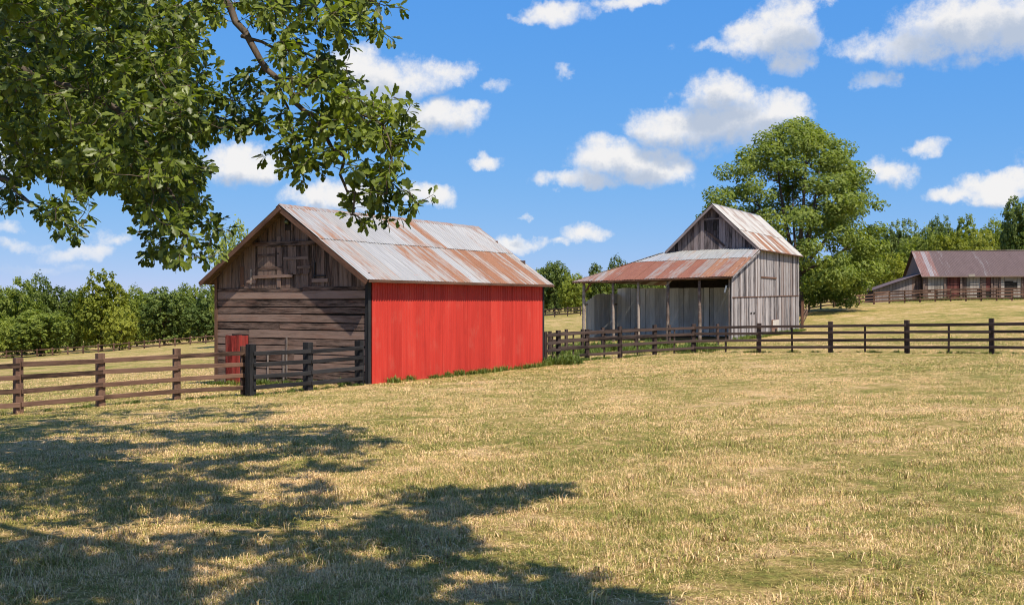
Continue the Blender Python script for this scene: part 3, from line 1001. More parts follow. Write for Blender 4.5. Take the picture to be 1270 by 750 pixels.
# hip cap
plank('hip_cap', MAT['roof_rusty'], b2, EL + Vector((0, 0, .03)), TL + Vector((0, 0, .04)), (1, -1, .1), .10, .012)
plank('fascia', MAT['brown_trim'], b2, EL + Vector((.05, .03, -.05)), ER + Vector((0, .03, -.05)), (0, 0, 1), .09, .025)
plank('rake_board', MAT['grey_wood'], b2, ER + Vector((-.02, 0, -.07)), TR + Vector((-.02, .3, -.05)), (0, 0, 1), .13, .03)
# main roof
ths = math.atan(sl2)
OF2 = .42
for sgn in (1, -1):
    up = Vector((-sgn * cos(ths), 0, sin(ths)))
    nrm = Vector((sgn * sin(ths), 0, cos(ths)))
    exx = MX + sgn * (MW / 2 + .22)
    ezz = ME - sl2 * .22
    e0 = Vector((exx, LD - OF2, ezz))
    Ls = (MW / 2 + .22) / cos(ths)
    ln = ML + OF2 + .3
    for k in range(6):
        w = Ls / 6
        p = e0 + up * (w * (k + .5)) - nrm * .035
        plank('deck_board', MAT['deck_wood'], b2, p, p + Vector((0, ln, 0)), up, w - .012, .022)
    half = Ls * .42
    roof_course(b2, e0, (0, 1, 0), up, ln, half + .06, .66, [MAT['tall_silver']] * 2 + [MAT['roof_rusty']], lift=.012)
    roof_course(b2, e0 + up * half, (0, 1, 0), up, ln, Ls - half, .66, [MAT['tall_silver']], lift=.034)
    a = e0 + Vector((0, -.03, 0)) - nrm * .09
    plank('rake_board', MAT['dark_gable_wood'], b2, a, a + up * Ls, nrm, .15, .03)
    plank('fascia', MAT['brown_trim'], b2, e0 + Vector((sgn * .004, 0, -.03)), e0 + Vector((sgn * .004, ln, -.03)), (0, 0, 1), .08, .022)
mb = MB()
mb.prism([(MX - .15, RZ2 - .10), (MX, RZ2 + .06), (MX + .15, RZ2 - .10), (MX + .15, RZ2 - .088), (MX, RZ2 + .078), (MX - .15, RZ2 - .088)], LD - OF2 - .02, LD + ML + .32)
link('ridge_cap', mb.mesh('ridge_cap'), MAT['tall_silver'], b2)
# rear gable and left wall of the main block
for k in range(20):
    zz = -.3 + k * .36
    hw = MW / 2 if zz < ME else max(.1, (RZ2 - zz) / sl2 - .1)
    if zz < RZ2 - .3:
        plank('rear_board', MAT['grey_wood'], b2, (MX + hw, LD + ML, zz), (MX - hw, LD + ML, zz), (0, 0, -1), .37, .03)

# ------------------------------------------------------------------ the long low barn on the rise
a3 = Vector((1, -.15, 0)).normalized()
C2 = Vector((46.1, 122.0, 0))
C2.z = ZC + .22
b3 = thing('barn', 'long low stable with a purplish rusty roof and pale wall panels, at the right edge', 'barn', C2, atan2(a3.y, a3.x))
L3, D3 = 26.0, 10.0
EH, RH = 2.75, 5.62
link('dark_backing', MB().prism([(0.1, -1), (L3, -1), (L3, EH - .1), (.1, EH - .1)], .12, D3 - .1).mesh('dark_backing'), MAT['inner'], b3)  # dark backing box, added so no light leaks through
link('gable_wall', MB().add([(0.02, .1, -1), (.02, D3, -1), (.02, D3, EH), (.02, D3 / 2, RH - .15), (.02, .1, EH), (.12, .1, -1), (.12, D3, -1), (.12, D3, EH), (.12, D3 / 2, RH - .15), (.12, .1, EH)],
     [(0, 4, 3, 2, 1), (5, 6, 7, 8, 9), (0, 1, 6, 5), (1, 2, 7, 6), (2, 3, 8, 7), (3, 4, 9, 8), (4, 0, 5, 9)]).mesh('gable_wall'), MAT['far_wood'], b3)
def px3(px):       # photo pixel -> distance along the front
    k = (px - 635) / F
    return (k * C2.y - C2.x) / (a3.x - k * a3.y)
x = .0
segs = [(1145, 1151, 'far_wood'), (1151, 1171, 'far_pale'), (1171, 1175, 'far_wood'), (1175, 1191, 'far_red'), (1191, 1199, 'far_wood'), (1199, 1216, 'far_pale'),
        (1216, 1223, 'far_wood'), (1223, 1229, 'far_red'), (1229, 1240, 'far_wood'), (1240, 1246, 'far_pale'), (1246, 1257, None), (1257, 1267, 'far_pale'), (1267, 1276, 'far_red'),
        (1276, 1290, 'far_wood'), (1290, 1310, 'far_pale'), (1310, 1330, 'far_red'), (1330, 1370, 'far_wood')]
for s0, s1, mk in segs:
    x0, x1 = px3(s0), px3(s1)
    if mk is None:
        plank('lintel', MAT['far_pale'], b3, (x0, .05, EH - .35), (x1, .05, EH - .35), (0, 0, 1), .5, .06)
        link('stall_opening', MB().box(x0, x1, .07, .1, -.2, EH - .6).mesh('stall_opening'), MAT['inner'], b3)  # dark slab in place of the shaded stall inside
        continue
    nb = max(1, round((x1 - x0) / .35))
    nm = {'far_pale': 'wall_panel', 'far_red': 'stall_door'}.get(mk, 'wall_plank')
    if nm != 'wall_plank':
        grp = link(nm, MB().box(x0, x1, .06, .1, -.4, EH - .02).mesh(nm), MAT['inner'], b3)
    else:
        grp = b3
    for i in range(nb):
        w = (x1 - x0) / nb
        xc = x0 + w * (i + .5)
        plank('plank' if grp is not b3 else nm, MAT[mk], grp, (xc, .055 + random.uniform(-.01, .01), -.45 if mk != 'far_pale' else random.uniform(-.3, .15)), (xc, .055, EH - random.uniform(0, .06)),
              (1, 0, 0), w - .02, .03)
for i, px in enumerate((1146, 1172, 1192, 1217, 1230, 1240, 1268, 1290, 1312)):
    xx = px3(px)
    plank('stall_post', MAT['far_wood'], b3, (xx, -.06, -.5), (xx, -.06, EH), (1, 0, 0), .2, .12)
up3 = Vector((0, D3 / 2 + .3, RH - EH + .18)).normalized()
Ls3 = math.hypot(D3 / 2 + .3, RH - EH + .18)
roof_course(b3, (-.25, -.35, EH - .05), (1, 0, 0), up3, .95 * 2, Ls3, .475, [MAT['far_roof_pale']], lift=.0)
roof_course(b3, (1.65, -.35, EH - .05), (1, 0, 0), up3, L3 - 1.5, Ls3, .8, [MAT['far_roof']], lift=.0)
up4 = Vector((0, -(D3 / 2 + .3), RH - EH + .18)).normalized()
roof_course(b3, (-.25, D3 + .35, EH - .05), (1, 0, 0), up4, L3 + .4, Ls3, 1.6, [MAT['far_roof']], lift=.0)
plank('ridge_cap', MAT['far_roof_pale'], b3, (-.25, D3 / 2 - .02, RH + .15), (L3, D3 / 2 - .02, RH + .15), (0, 1, 0), .3, .03)
plank('fascia', MAT['far_wood'], b3, (-.25, -.38, EH - .1), (L3, -.38, EH - .1), (0, 0, 1), .12, .03)
plank('patch_board', MAT['far_pale'], b3, (px3(1200), -.42, EH + .02), (px3(1208), -.42, EH + .02), (0, 0, 1), .3, .03)
# low shed against its left end
sx0 = -5.3
sh = link('lean_to', MB().add([(sx0, .6, -1.6), (.0, .6, -1.2), (.0, .6, 2.95), (sx0, .6, 1.15), (sx0, 6, -1.6), (0, 6, -1.2), (0, 6, 2.95), (sx0, 6, 1.15)],
     [(0, 1, 2, 3), (7, 6, 5, 4), (0, 4, 5, 1), (1, 5, 6, 2), (3, 2, 6, 7), (0, 3, 7, 4)]).mesh('lean_to'), MAT['inner'], b3)
nb = 15
for i in range(nb):
    w = 5.25 / nb
    xc = sx0 + w * (i + .5)
    t = 1.15 + 1.8 * (xc - sx0) / 5.3
    plank('plank', MAT['far_grey'] if i < 12 else MAT['far_wood'], sh, (xc, .595, -1.1), (xc, .595, t), (1, 0, 0), w - .02, .03, cut1=.12)
for i in range(7):
    y0 = .1 + i * .9
    plank('roof_sheet', MAT['far_roof'], sh, (sx0 - .3, y0 + .45, 1.10), (.0, y0 + .45, 3.05), (0, 1, 0), .88, .04)

# ------------------------------------------------------------------ fences
def fence(pts, label, mat, post_h, heights, name='fence', rail_h=.125, post_w=.13, stay=False, depth=.13, taps=None, up_to=None):
    """pts: list of (x,y); rails run post to post on the near face"""
    f = thing(name, label, 'fence', (pts[0][0], pts[0][1], gz(*pts[0])))
    o = f.location.copy()
    P3 = [Vector((x, y, gz(x, y))) - o for x, y in pts]
    for i, p in enumerate(P3):
        d = (P3[min(i + 1, len(P3) - 1)] - P3[max(i - 1, 0)])
        d.z = 0
        d.normalize()
        ph = post_h + random.uniform(-.04, .05)
        nrm = Vector((d.y, -d.x, 0))
        if (p + o).y * nrm.y + (p + o).x * nrm.x > 0:
            nrm = -nrm
        w = post_w * random.uniform(.92, 1.1)
        plank('post', mat, f, p - nrm * (depth * .5) - Vector((0, 0, .35)), p - nrm * (depth * .5) + Vector((random.uniform(-.02, .02), random.uniform(-.02, .02), ph)), -d if nrm.cross(d).z > 0 else d, w, depth, jit=.006)
    for i in range(len(P3) - 1):
        a, b = P3[i], P3[i + 1]
        d = (b - a).normalized()
        nrm = Vector((d.y, -d.x, 0)).normalized()
        m = (a + b) / 2 + o
        if m.x * nrm.x + m.y * nrm.y > 0:
            nrm = -nrm
        off = nrm * (depth * .5 + .018)
        for h in heights:
            j0, j1 = random.uniform(-.02, .02), random.uniform(-.02, .02)
            plank('rail', mat, f, a + off + Vector((0, 0, h + j0)) + d * .005, b + off + Vector((0, 0, h + j1)) - d * .005, (0, 0, 1) if True else d, rail_h, .032, jit=.006, warp=.008)
        if stay:
            m = a.lerp(b, random.uniform(.46, .54)) + nrm * (depth * .5 + .018 - .034)
            plank('stay', mat, f, m + Vector((0, 0, .05)), m + Vector((random.uniform(-.02, .02), 0, heights[-1] + .05)), d, .09, .028)
    return f

H4 = (.27, .61, .95, 1.27)
LFP = [(-20.3, 24.9), (-17.9, 26.1), (-15.35, 27.0), (-12.75, 28.05), (-11.45, 30.2), (-9.7, 31.3), (-7.98, 32.2)]
LFP = []
for px, Yd in ((-560, 22.4), (-440, 23.3), (-325, 24.2), (-215, 25.2), (-95, 26.4), (23, 27.9), (125, 29.9), (219, 31.4), (303, 32.2)):
    LFP.append(((px - 635) / F * Yd, Yd))
fence(LFP, 'brown four rail board fence on the left, ending near the red plank door', MAT['fence_brown'], 1.46, H4, post_w=.19, depth=.17)
GP = []
for px, Yd in ((311, 31.9), (382, 33.6), (446, 35.9)):
    GP.append(((px - 635) / F * Yd, Yd))
fg = fence(GP, 'black board fence section standing right in front of the plank gable wall', MAT['fence_black'], 1.52, (.25, .58, .92, 1.24), post_w=.24, depth=.22, stay=False)
RFP = []
for px, Yd in ((676, 47.6), (693, 48.6), (728, 49.9), (769, 50.6), (812, 53.0), (860, 54.4), (941, 53.6), (1030, 51.5), (1125, 49.2), (1230, 46.6), (1350, 43.6), (1490, 40.5)):
    RFP.append(((px - 635) / F * Yd, Yd))
fence(RFP, 'long dark four rail fence in front of the grey barn, reaching the right edge', MAT['fence_dark'], 1.47, H4, stay=True, post_w=.20)
# second line of old posts and rails just behind it, by the grey barn
SFP = []
for px, Yd in ((682, 56.5), (702, 57), (722, 57.5), (748, 58.2), (789, 58.8), (830, 59.5), (890, 60)):
    SFP.append(((px - 635) / F * Yd, Yd))
fence(SFP, 'low old rail fence behind the dark fence, just in front of the porch posts', MAT['fence_dark'], 1.25, (.35, .75, 1.1), rail_h=.11, post_w=.14)
# the far fences
def far_fence(spec, label, mat=MAT['fence_dark'], h=1.3, rails=(.35, .72, 1.08), rail_h=.15):
    return fence([((px - 635) / F * Yd, Yd) for px, Yd in spec], label, mat, h, rails, rail_h=rail_h, post_w=.17)
far_fence([(994, 84), (1004, 112), (1018, 114), (1034, 116), (1050, 117), (1066, 118.5), (1084, 119)], 'far brown fence from the grey barn to the low shed of the stable', MAT['fence_brown'], 1.2, (.3, .65, 1.0))
far_fence([(1084, 117), (1103, 117), (1122, 116.5), (1141, 116), (1160, 115.5), (1179, 115), (1198, 114.5), (1217, 114), (1236, 113.5), (1255, 113), (1275, 112.5), (1300, 112)],
          'far rail fence along the front of the long stable', MAT['fence_brown'], 1.35, (.3, .65, 1.0, 1.25))
far_fence([(px, 150 - (px - 60) * .02) for px in range(-30, 300, 19)], 'thin dark fence at the foot of the left treeline', MAT['fence_brown'], 1.15, (.35, .95), .11)
far_fence([(px, 150) for px in range(640, 735, 16)], 'thin dark fence seen between the two barns at the edge of the far field', MAT['fence_dark'], 1.3)
# gate post at the rear corner of the grey barn
gp = thing('gate_post', 'single tall brown post beside the rear corner of the grey barn', 'post', (0, 0, 0))
gpp = P(995, 388, 83)
gp.location = (gpp.x, gpp.y, gz(gpp.x, gpp.y))
plank('post', MAT['brown_trim'], gp, (0, 0, -.3), (.02, 0, 2.1), (1, 0, 0), .2, .16)
plank('cap', MAT['brown_trim'], gp, (-.12, .08, 2.115), (.16, .08, 2.12), (0, 1, 0), .24, .03)

# ------------------------------------------------------------------ trees
def unit(v):
    return v / np.maximum(np.linalg.norm(v, axis=-1, keepdims=True), 1e-9)

def leaf_cards(pos, nrm, size, rng, aspect=.62, fold=.22):
    """two triangles folded along the middle for each leaf spray"""
    n = len(pos)
    r = unit(rng.normal(size=(n, 3)))
    t = unit(np.cross(nrm, r))
    b = np.cross(nrm, t)
    L = (size * rng.uniform(.6, 1.35, n))[:, None]
    Wd = L * aspect
    v = np.empty((n, 4, 3))
    v[:, 0] = pos - t * L * .5
    v[:, 1] = pos + b * Wd * .5 + nrm * L * fold
    v[:, 2] = pos + t * L * .5
    v[:, 3] = pos - b * Wd * .5 + nrm * L * fold
    base = np.arange(n)[:, None] * 4
    f = np.concatenate([base + np.array([[0, 2, 1]]), base + np.array([[0, 3, 2]])], 0)
    return v.reshape(-1, 3), f

def tree_meshes(seed, H, R, base_h, n_leaf, size, n_lobe, zc=.56, rz=.46, shell=(.72, 1.04), lobe_r=.34, trunk_r=None, limbs=9):
    rng = np.random.default_rng(seed)
    tr = trunk_r or H * .022
    # lobes
    lob = []
    tries = 0
    while len(lob) < n_lobe and tries < 3000:
        tries += 1
        d = unit(rng.normal(size=3))
        rr = rng.uniform(.50, .74)
        c = np.array([d[0] * R * rr, d[1] * R * rr, H * zc + d[2] * H * rz * rr])
        if c[2] < base_h + .1 * H:
            continue
        if any(np.linalg.norm((c - q) / np.array([R, R, H * rz])) < .26 for q, _ in lob):
            continue
        lob.append((c, rng.uniform(.75, 1.25) * lobe_r))
    per = np.array([r ** 2 for _, r in lob])
    per = (per / per.sum() * n_leaf).astype(int)
    ps, ns = [], []
    for (c, r), k in zip(lob, per):
        d = unit(rng.normal(size=(k, 3)))
        d[:, 2] = np.where(d[:, 2] < -.35, d[:, 2] * .4, d[:, 2])
        rad = rng.uniform(shell[0], shell[1], k)[:, None]
        sc_ = np.array([R * r, R * r, max(R, H * rz * .6) * r])
        sub = unit(rng.normal(size=(14, 3)))            # small clumps on the lobe
        near = np.argmax(d @ sub.T, 1)
        d2 = unit(d * .55 + sub[near] * .55)
        ps.append(c + d2 * rad * sc_ * (1 + .07 * rng.normal(size=(k, 1))))
        ns.append(unit(d2 * .8 + np.array(SUN) * .55 + rng.normal(size=(k, 3)) * .38))
    ps = np.concatenate(ps)
    q1 = np.percentile(ps[:, 2], 98.8)
    q2 = np.percentile(np.hypot(ps[:, 0], ps[:, 1]), 98)
    kz, kr = H / q1, R / q2
    ps *= np.array([kr, kr, kz])
    lob = [(c * np.array([kr, kr, kz]), r) for c, r in lob]
    v, f = leaf_cards(ps, np.concatenate(ns), size, rng)
    crown = np_mesh('crown', v, f)
    mb = MB()
    pts, rad = [], []
    lean = rng.normal(size=2) * .02 * H
    for k in range(7):
        u = k / 6
        pts.append((lean[0] * u * u + rng.normal() * .01 * H * u, lean[1] * u * u + rng.normal() * .01 * H * u, -.4 + u * H * .72))
        rad.append(tr * (1.35 if k == 0 else 1.0 - .85 * u))
    mb.tube(pts, rad, 8)
    order = sorted(range(len(lob)), key=lambda i: -lob[i][1])[:limbs]
    for i in order:
        c = Vector(lob[i][0])
        u = min(.85, max(.22, (c.z / H) * .62))
        s = Vector(pts[0]).lerp(Vector(pts[-1]), u)
        k = min(5, int(u * 6))
        s = Vector(pts[k]).lerp(Vector(pts[k + 1]), u * 6 - k)
        mid = s.lerp(c, .5) + Vector((0, 0, -.05 * H * random.uniform(0, 1)))
        mb.tube([s, mid, c], [tr * .5 * (1 - .6 * u), tr * .3, tr * .08], 6)
    return crown, mb.mesh('trunk', True)

def place_tree(name, protos, k, x, y, s, label, group, mat, rot, sz=1.0, sink=.2):
    cr, tk = protos[k]
    t = thing(name, label, 'tree', (x, y, gz(x, y) - sink), rot, group)
    t.scale = (s, s, s * sz)
    c = link('crown', with_mat(cr, mat), None, t)
    c['kind'] = 'stuff'
    link('trunk', with_mat(tk, MAT['bark']), None, t)
    return t

PROTO = [tree_meshes(100 + i, 11.0, 4.6 + .5 * (i % 3), .4, 9500, .46, 24 + 2 * i, zc=.50, rz=.52, lobe_r=.40) for i in range(5)]
def tree_at(px, top, Yd, k, w, label, group, mat, rot=None, name='tree'):
    """px column, top row in the photo, depth: the height follows from the ground there"""
    x = (px - 635) / F * Yd
    g = gz(x, Yd)
    h = ZC + (375 - top) / F * Yd - g
    s = w / F * Yd / (2 * (4.6 + .5 * (k % 3)))
    s = max(s, .05)
    return place_tree(name, PROTO, k, x, Yd, s, label, group, mat, rot if rot is not None else random.uniform(0, 6.28), sz=(h + .2) / 11.0 / s)
GL = 'trees of the treeline beyond the left field'
LT = [
 (-22, 342, 168, 0, 70, 'leaf_mid', 'mid green broad tree cut by the left edge of the picture'),
 (22, 350, 164, 1, 62, 'leaf_mid', 'round green tree beside the left edge, low crown to the ground'),
 (52, 347, 172, 2, 60, 'leaf_dark', 'dark green round topped tree second in from the left edge'),
 (50, 388, 153, 3, 74, 'leaf_mid', 'low bushy bright green tree in front of the left end of the treeline'),
 (92, 362, 174, 4, 52, 'leaf_dark', 'dark tree half hidden left of the tallest treeline tree'),
 (126, 342, 158, 0, 68, 'leaf_yellow', 'tallest yellow green tree standing forward in the middle of the left treeline'),
 (148, 382, 152, 1, 46, 'leaf_yellow', 'small yellow green tree at the right foot of the tallest one'),
 (170, 360, 176, 2, 52, 'leaf_mid', 'mid green tree right behind the tallest treeline tree'),
 (204, 361, 162, 3, 66, 'leaf_dark', 'broad dark green tree in the right half of the left treeline'),
 (236, 356, 170, 4, 54, 'leaf_mid', 'green tree rising left of the barn gable above the dark tree'),
 (252, 366, 160, 0, 50, 'leaf_dark', 'dark green tree right beside the left wall of the plank barn'),
 (282, 358, 165, 1, 60, 'leaf_mid', 'mid green tree mostly hidden behind the plank barn'),
 (8, 396, 154, 2, 46, 'leaf_mid', 'low light green bush tree in the lower left corner of the treeline'),
]
for px, top, Yd, k, w, mk, lb in LT:
    tree_at(px, top, Yd, k, w, lb, GL, MAT[mk])
tree_at(290, 286, 118, 2, 62, 'tall light green tree peeking over the left roof edge of the plank barn', None, MAT['leaf_big'])
GM = 'trees between the two barns'
for px, top, Yd, k, w, mk, lb in [
 (688, 328, 165, 3, 50, 'leaf_dark', 'dark green tree right of the red wall, the taller one in the gap'),
 (712, 342, 160, 4, 40, 'leaf_mid', 'lighter green tree in the gap, touching the tip of the porch roof'),
 (664, 336, 168, 1, 44, 'leaf_mid', 'green tree half hidden behind the rear corner of the red barn'),
 (741, 331, 170, 0, 36, 'leaf_dark', 'tree top just showing above the left of the porch roof'),
 (767, 322, 172, 2, 34, 'leaf_dark', 'second tree top above the porch roof, the higher one'),
 (800, 336, 172, 2, 40, 'leaf_dark', 'tree hidden behind the middle of the porch roof')]:
    tree_at(px, top, Yd, k, w, lb, GM, MAT[mk])
GR = 'trees behind the long stable'
for px, top, Yd, k, w, mk, lb in [
 (1090, 285, 190, 0, 60, 'leaf_dark', 'dark tree right beside the big tree crown, behind it'),
 (1118, 277, 185, 1, 54, 'leaf_dark', 'dark green tree behind the left end of the stable roof'),
 (1145, 287, 168, 2, 48, 'leaf_mid', 'green tree behind the stable between the dark tree and the yellow one'),
 (1178, 291, 160, 3, 52, 'leaf_yellow', 'bright yellow green tree above the middle of the stable roof'),
 (1165, 274, 192, 4, 40, 'leaf_dark', 'dark pointed tree standing behind the yellow green one'),
 (1195, 273, 190, 0, 46, 'leaf_mid', 'tall green tree right behind the yellow green one'),
 (1216, 290, 165, 1, 40, 'leaf_yellow', 'olive tree right of the yellow green tree behind the stable'),
 (1236, 277, 180, 2, 50, 'leaf_mid', 'light green broad tree behind the right part of the stable roof'),
 (1262, 251, 172, 3, 44, 'leaf_dark', 'tallest dark tree at the right edge of the picture'),
 (1285, 280, 170, 4, 60, 'leaf_mid', 'green tree cut off by the right edge of the picture'),
 (1106, 318, 140, 2, 46, 'leaf_yellow', 'low olive bush behind the sloping shed roof of the stable'),
 (1125, 306, 150, 0, 44, 'leaf_mid', 'bushy tree right behind the left end of the stable')]:
    tree_at(px, top, Yd, k, w, lb, GR, MAT[mk])
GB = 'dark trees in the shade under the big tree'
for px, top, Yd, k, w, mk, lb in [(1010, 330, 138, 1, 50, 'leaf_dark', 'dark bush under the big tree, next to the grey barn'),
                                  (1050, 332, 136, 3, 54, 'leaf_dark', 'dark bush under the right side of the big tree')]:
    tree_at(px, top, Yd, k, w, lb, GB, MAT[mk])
# the wood behind, one mass
wood_v, wood_f, off = [], [], 0
for i in range(130):
    u = i / 129
    px = -160 + 1720 * u + RNG.normal() * 8
    Yd = RNG.uniform(195, 225)
    x = (px - 635) / F * Yd
    g = gz(x, Yd)
    top = np.interp(px, [-160, 20, 250, 330, 640, 720, 800, 1000, 1100, 1180, 1270, 1560], [352, 360, 366, 345, 342, 346, 346, 330, 292, 284, 284, 280]) + RNG.uniform(-4, 9)
    h = ZC + (375 - top) / F * Yd - g
    rr = RNG.uniform(4.5, 6.5)
    k = 420
    d = unit(RNG.normal(size=(k, 3)))
    d[:, 2] = np.abs(d[:, 2])
    pos = np.stack([x + d[:, 0] * rr, Yd + d[:, 1] * rr * .8, g + d[:, 2] ** .8 * h * RNG.uniform(.75, 1.0, k)], 1)
    v, f = leaf_cards(pos, unit(d + RNG.normal(size=(k, 3)) * .5), .95, RNG)
    wood_v.append(v)
    wood_f.append(f + off)
    off += len(v)
tag(link('woodland', np_mesh('woodland', np.concatenate(wood_v), np.concatenate(wood_f)), MAT['leaf_dark']), kind='stuff')

# the big tree behind the grey barn
def big_tree():
    Yd = 106.0
    x = (990 - 635) / F * Yd
    g = gz(x, Yd)
    H = ZC + (375 - 152) / F * Yd - g
    t = thing('large_tree', 'big broad shade tree with a light green crown behind the grey barn', 'tree', (x, Yd, g))
    rng = np.random.default_rng(5)
    mb = MB()
    # limbs: fork low into several rising leaders
    fork = Vector((-.1, 0, H * .22))
    mb.tube([(0, 0, -.5), (0.02, 0, .6), (-.05, 0, H * .12), fork], [.75, .55, .48, .44], 10)
    tips = []
    for k, (dx, dy, top, r) in enumerate([(-4.4, -.5, .62, .24), (-2.0, 1.0, .86, .26), (.6, -1.2, .93, .26), (2.6, 1.0, .82, .24), (5.2, -.4, .66, .22), (-5.6, 1.4, .40, .16), (6.2, 1.2, .40, .17), (.4, 3.8, .7, .2), (.8, -4.6, .62, .2), (3.6, -3.6, .34, .14), (-3, -3.6, .45, .15)]):
        e = Vector((dx, dy, H * top))
        mid = fork.lerp(e, .45) + Vector((dx * .12, dy * .12, -.2))
        mb.tube([fork - Vector((0, 0, .3)), fork.lerp(mid, .5) + Vector((dx * .03, 0, 0)), mid, e], [r, r * .85, r * .6, r * .16], 7)
        for q in range(5):
            u = rng.uniform(.35, .95)
            s = mid.lerp(e, u)
            d = Vector((rng.normal() + dx * .18, rng.normal() + dy * .18, rng.uniform(-.2, .9))).normalized() * rng.uniform(1.4, 2.8)
            mb.tube([s, s + d * .5 + Vector((0, 0, .1)), s + d], [r * .35, r * .22, .02], 5)
            tips.append(s + d)
    link('trunk', mb.mesh('trunk', True), MAT['bark'], t)
    # outline of the crown: half width on each side at each height
    zz = np.array([0.06, .12, .2, .3, .42, .55, .68, .8, .9, .96, 1.0])
    lw = np.array([3.0, 6.0, 8.2, 9.4, 10.0, 9.9, 8.6, 7.0, 5.2, 3.4, .8])
    rw = np.array([5.6, 7.8, 8.5, 8.9, 8.9, 8.3, 7.3, 5.9, 3.9, 2.2, .6])
    ps, ns = [], []
    cl = []
    tries = 0
    while len(cl) < 245 and tries < 20000:
        tries += 1
        u = rng.uniform(.07, .99)
        th = rng.uniform(0, 2 * pi)
        wl = np.interp(u, zz, lw) if cos(th) < 0 else np.interp(u, zz, rw)
        wl = wl - .7
        if wl < .3:
            continue
        rr = rng.uniform(.45, 1.0) ** .6
        c = np.array([cos(th) * wl * rr, sin(th) * (np.interp(u, zz, (lw + rw) / 2) - .7) * rr * .9, u * H])
        if u < .30 and c[0] < -1.0 and rng.random() < .5:
            continue
        if any(np.linalg.norm(c - q) < .85 for q, _ in cl):
            continue
        cl.append((c, rng.uniform(.85, 1.5)))
    for c, r in cl:
        k = int(150 * r ** 2)
        d = unit(rng.normal(size=(k, 3)))
        rad = rng.uniform(.25, 1.0, k)[:, None] ** .6
        out = unit(np.array([c[0], c[1], (c[2] - H * .45)]))
        ps.append(c + d * rad * r * np.array([1.1, 1.1, .72]))
        ns.append(unit(d * .5 + out * .3 + np.array(SUN) * .75 + rng.normal(size=(k, 3)) * .45))
    v, f = leaf_cards(np.concatenate(ps), np.concatenate(ns), .34, rng, aspect=.5)
    c = link('crown', np_mesh('crown', v, f), MAT['leaf_big'], t)
    c['kind'] = 'stuff'
big_tree()

# ------------------------------------------------------------------ the near oak, its boughs reaching in from the left
def leaf_template(detail):
    if detail:
        prof = [(0, .012), (.12, .025), (.25, .09), (.36, .15), (.45, .10), (.60, .23), (.72, .24), (.80, .15), (.91, .14), (1.0, .015)]
    else:
        prof = [(0, .02), (.3, .14), (.66, .25), (1.0, .02)]
    vs, fs = [], []
    for t, w in prof:
        droop = -.16 * t * t
        vs += [(t, -w, .05 * w / .3 + droop), (t, 0, -.02 + droop), (t, w, .05 * w / .3 + droop)]
    for i in range(len(prof) - 1):
        a, b = i * 3, i * 3 + 3
        for q in ((a, b, b + 1), (a, b + 1, a + 1), (a + 1, b + 1, b + 2), (a + 1, b + 2, a + 2)):
            fs.append(q)
    return np.array(vs), np.array(fs)
LT_V, LT_F = leaf_template(True)
LS_V, LS_F = leaf_template(False)

def in_poly(px, py, poly):
    inside = False
    j = len(poly) - 1
    for i in range(len(poly)):
        xi, yi = poly[i]
        xj, yj = poly[j]
        if (yi > py) != (yj > py) and px < (xj - xi) * (py - yi) / (yj - yi + 1e-9) + xi:
            inside = not inside
        j = i
    return inside
SHADE = [(-900, 560), (-300, 520), (0, 507), (120, 503), (230, 497), (300, 499), (372, 500), (345, 516), (300, 527), (430, 526), (496, 549), (440, 560), (475, 580), (390, 590),
         (425, 622), (480, 610), (560, 600), (640, 604), (705, 602), (706, 612), (600, 640), (565, 660), (620, 700), (690, 704), (738, 722), (725, 735), (820, 742), (830, 800), (860, 900), (900, 1400), (-2500, 1400)]
HOLES = [(100, 590, 60, 14), (130, 545, 90, 8), (260, 560, 60, 9), (330, 605, 45, 16), (440, 640, 50, 18), (250, 530, 70, 6), (60, 612, 40, 9), (480, 690, 60, 20), (30, 700, 40, 14), (240, 700, 40, 16), (560, 720, 60, 14)]
FOL = [  # visible boughs: photo px, py, rx, ry, rosettes, depth range
 (115,45,150,90,270,9.5,13),(60,140,85,85,170,9.5,13),(175,150,90,80,190,9,12),(212,235,52,58,100,9,11.5),(222,295,46,30,48,9,10.5),(125,205,80,38,80,9.5,12),
 (12,225,30,30,34,10,12),(72,268,30,20,20,9,10),(95,290,12,10,6,9,10),(268,292,12,9,5,9,9.6),(240,150,50,40,60,9,11),(246,88,20,28,16,9,11),
 (292,10,60,18,34,8.5,11),(365,12,62,20,38,8.5,10.5),(440,18,46,26,40,8.5,10),(448,46,22,12,12,8.7,9.5),
 (372,54,26,20,18,8.6,9.5),(385,78,36,28,36,8.6,9.6),(420,106,36,24,30,8.5,9.4),(318,110,30,18,13,8.8,9.6),(300,140,26,22,20,8.8,9.8),(326,146,20,14,10,8.8,9.4),
 (402,158,52,34,50,8.4,9.4),(384,196,24,18,16,8.4,9.2),(362,190,20,13,10,8.5,9.2),(462,150,42,34,48,8.3,9.3),(484,172,26,38,36,8.3,9.2),(464,226,27,36,34,8.3,9.2),(488,246,24,18,16,8.3,9),(443,270,10,6,3,8.5,8.7),
 (140,200,45,18,18,8.2,8.8),(190,205,30,16,10,8.2,8.8),(215,140,38,32,22,8.2,8.9),(158,142,16,14,6,8.2,8.6),(45,112,18,12,6,8.3,8.8),(222,268,20,28,10,8.3,8.9),(185,52,22,20,6,8.3,8.9),(330,110,20,12,4,8.3,8.6),
]
BACKING = [(105,50,140,80,300,13,16.5),(70,140,85,70,150,13,16),(170,150,75,65,150,12,15.5),(205,225,42,40,50,11.5,13.5),(120,205,60,22,40,12,14.5)]   # the shaded inside of the crown

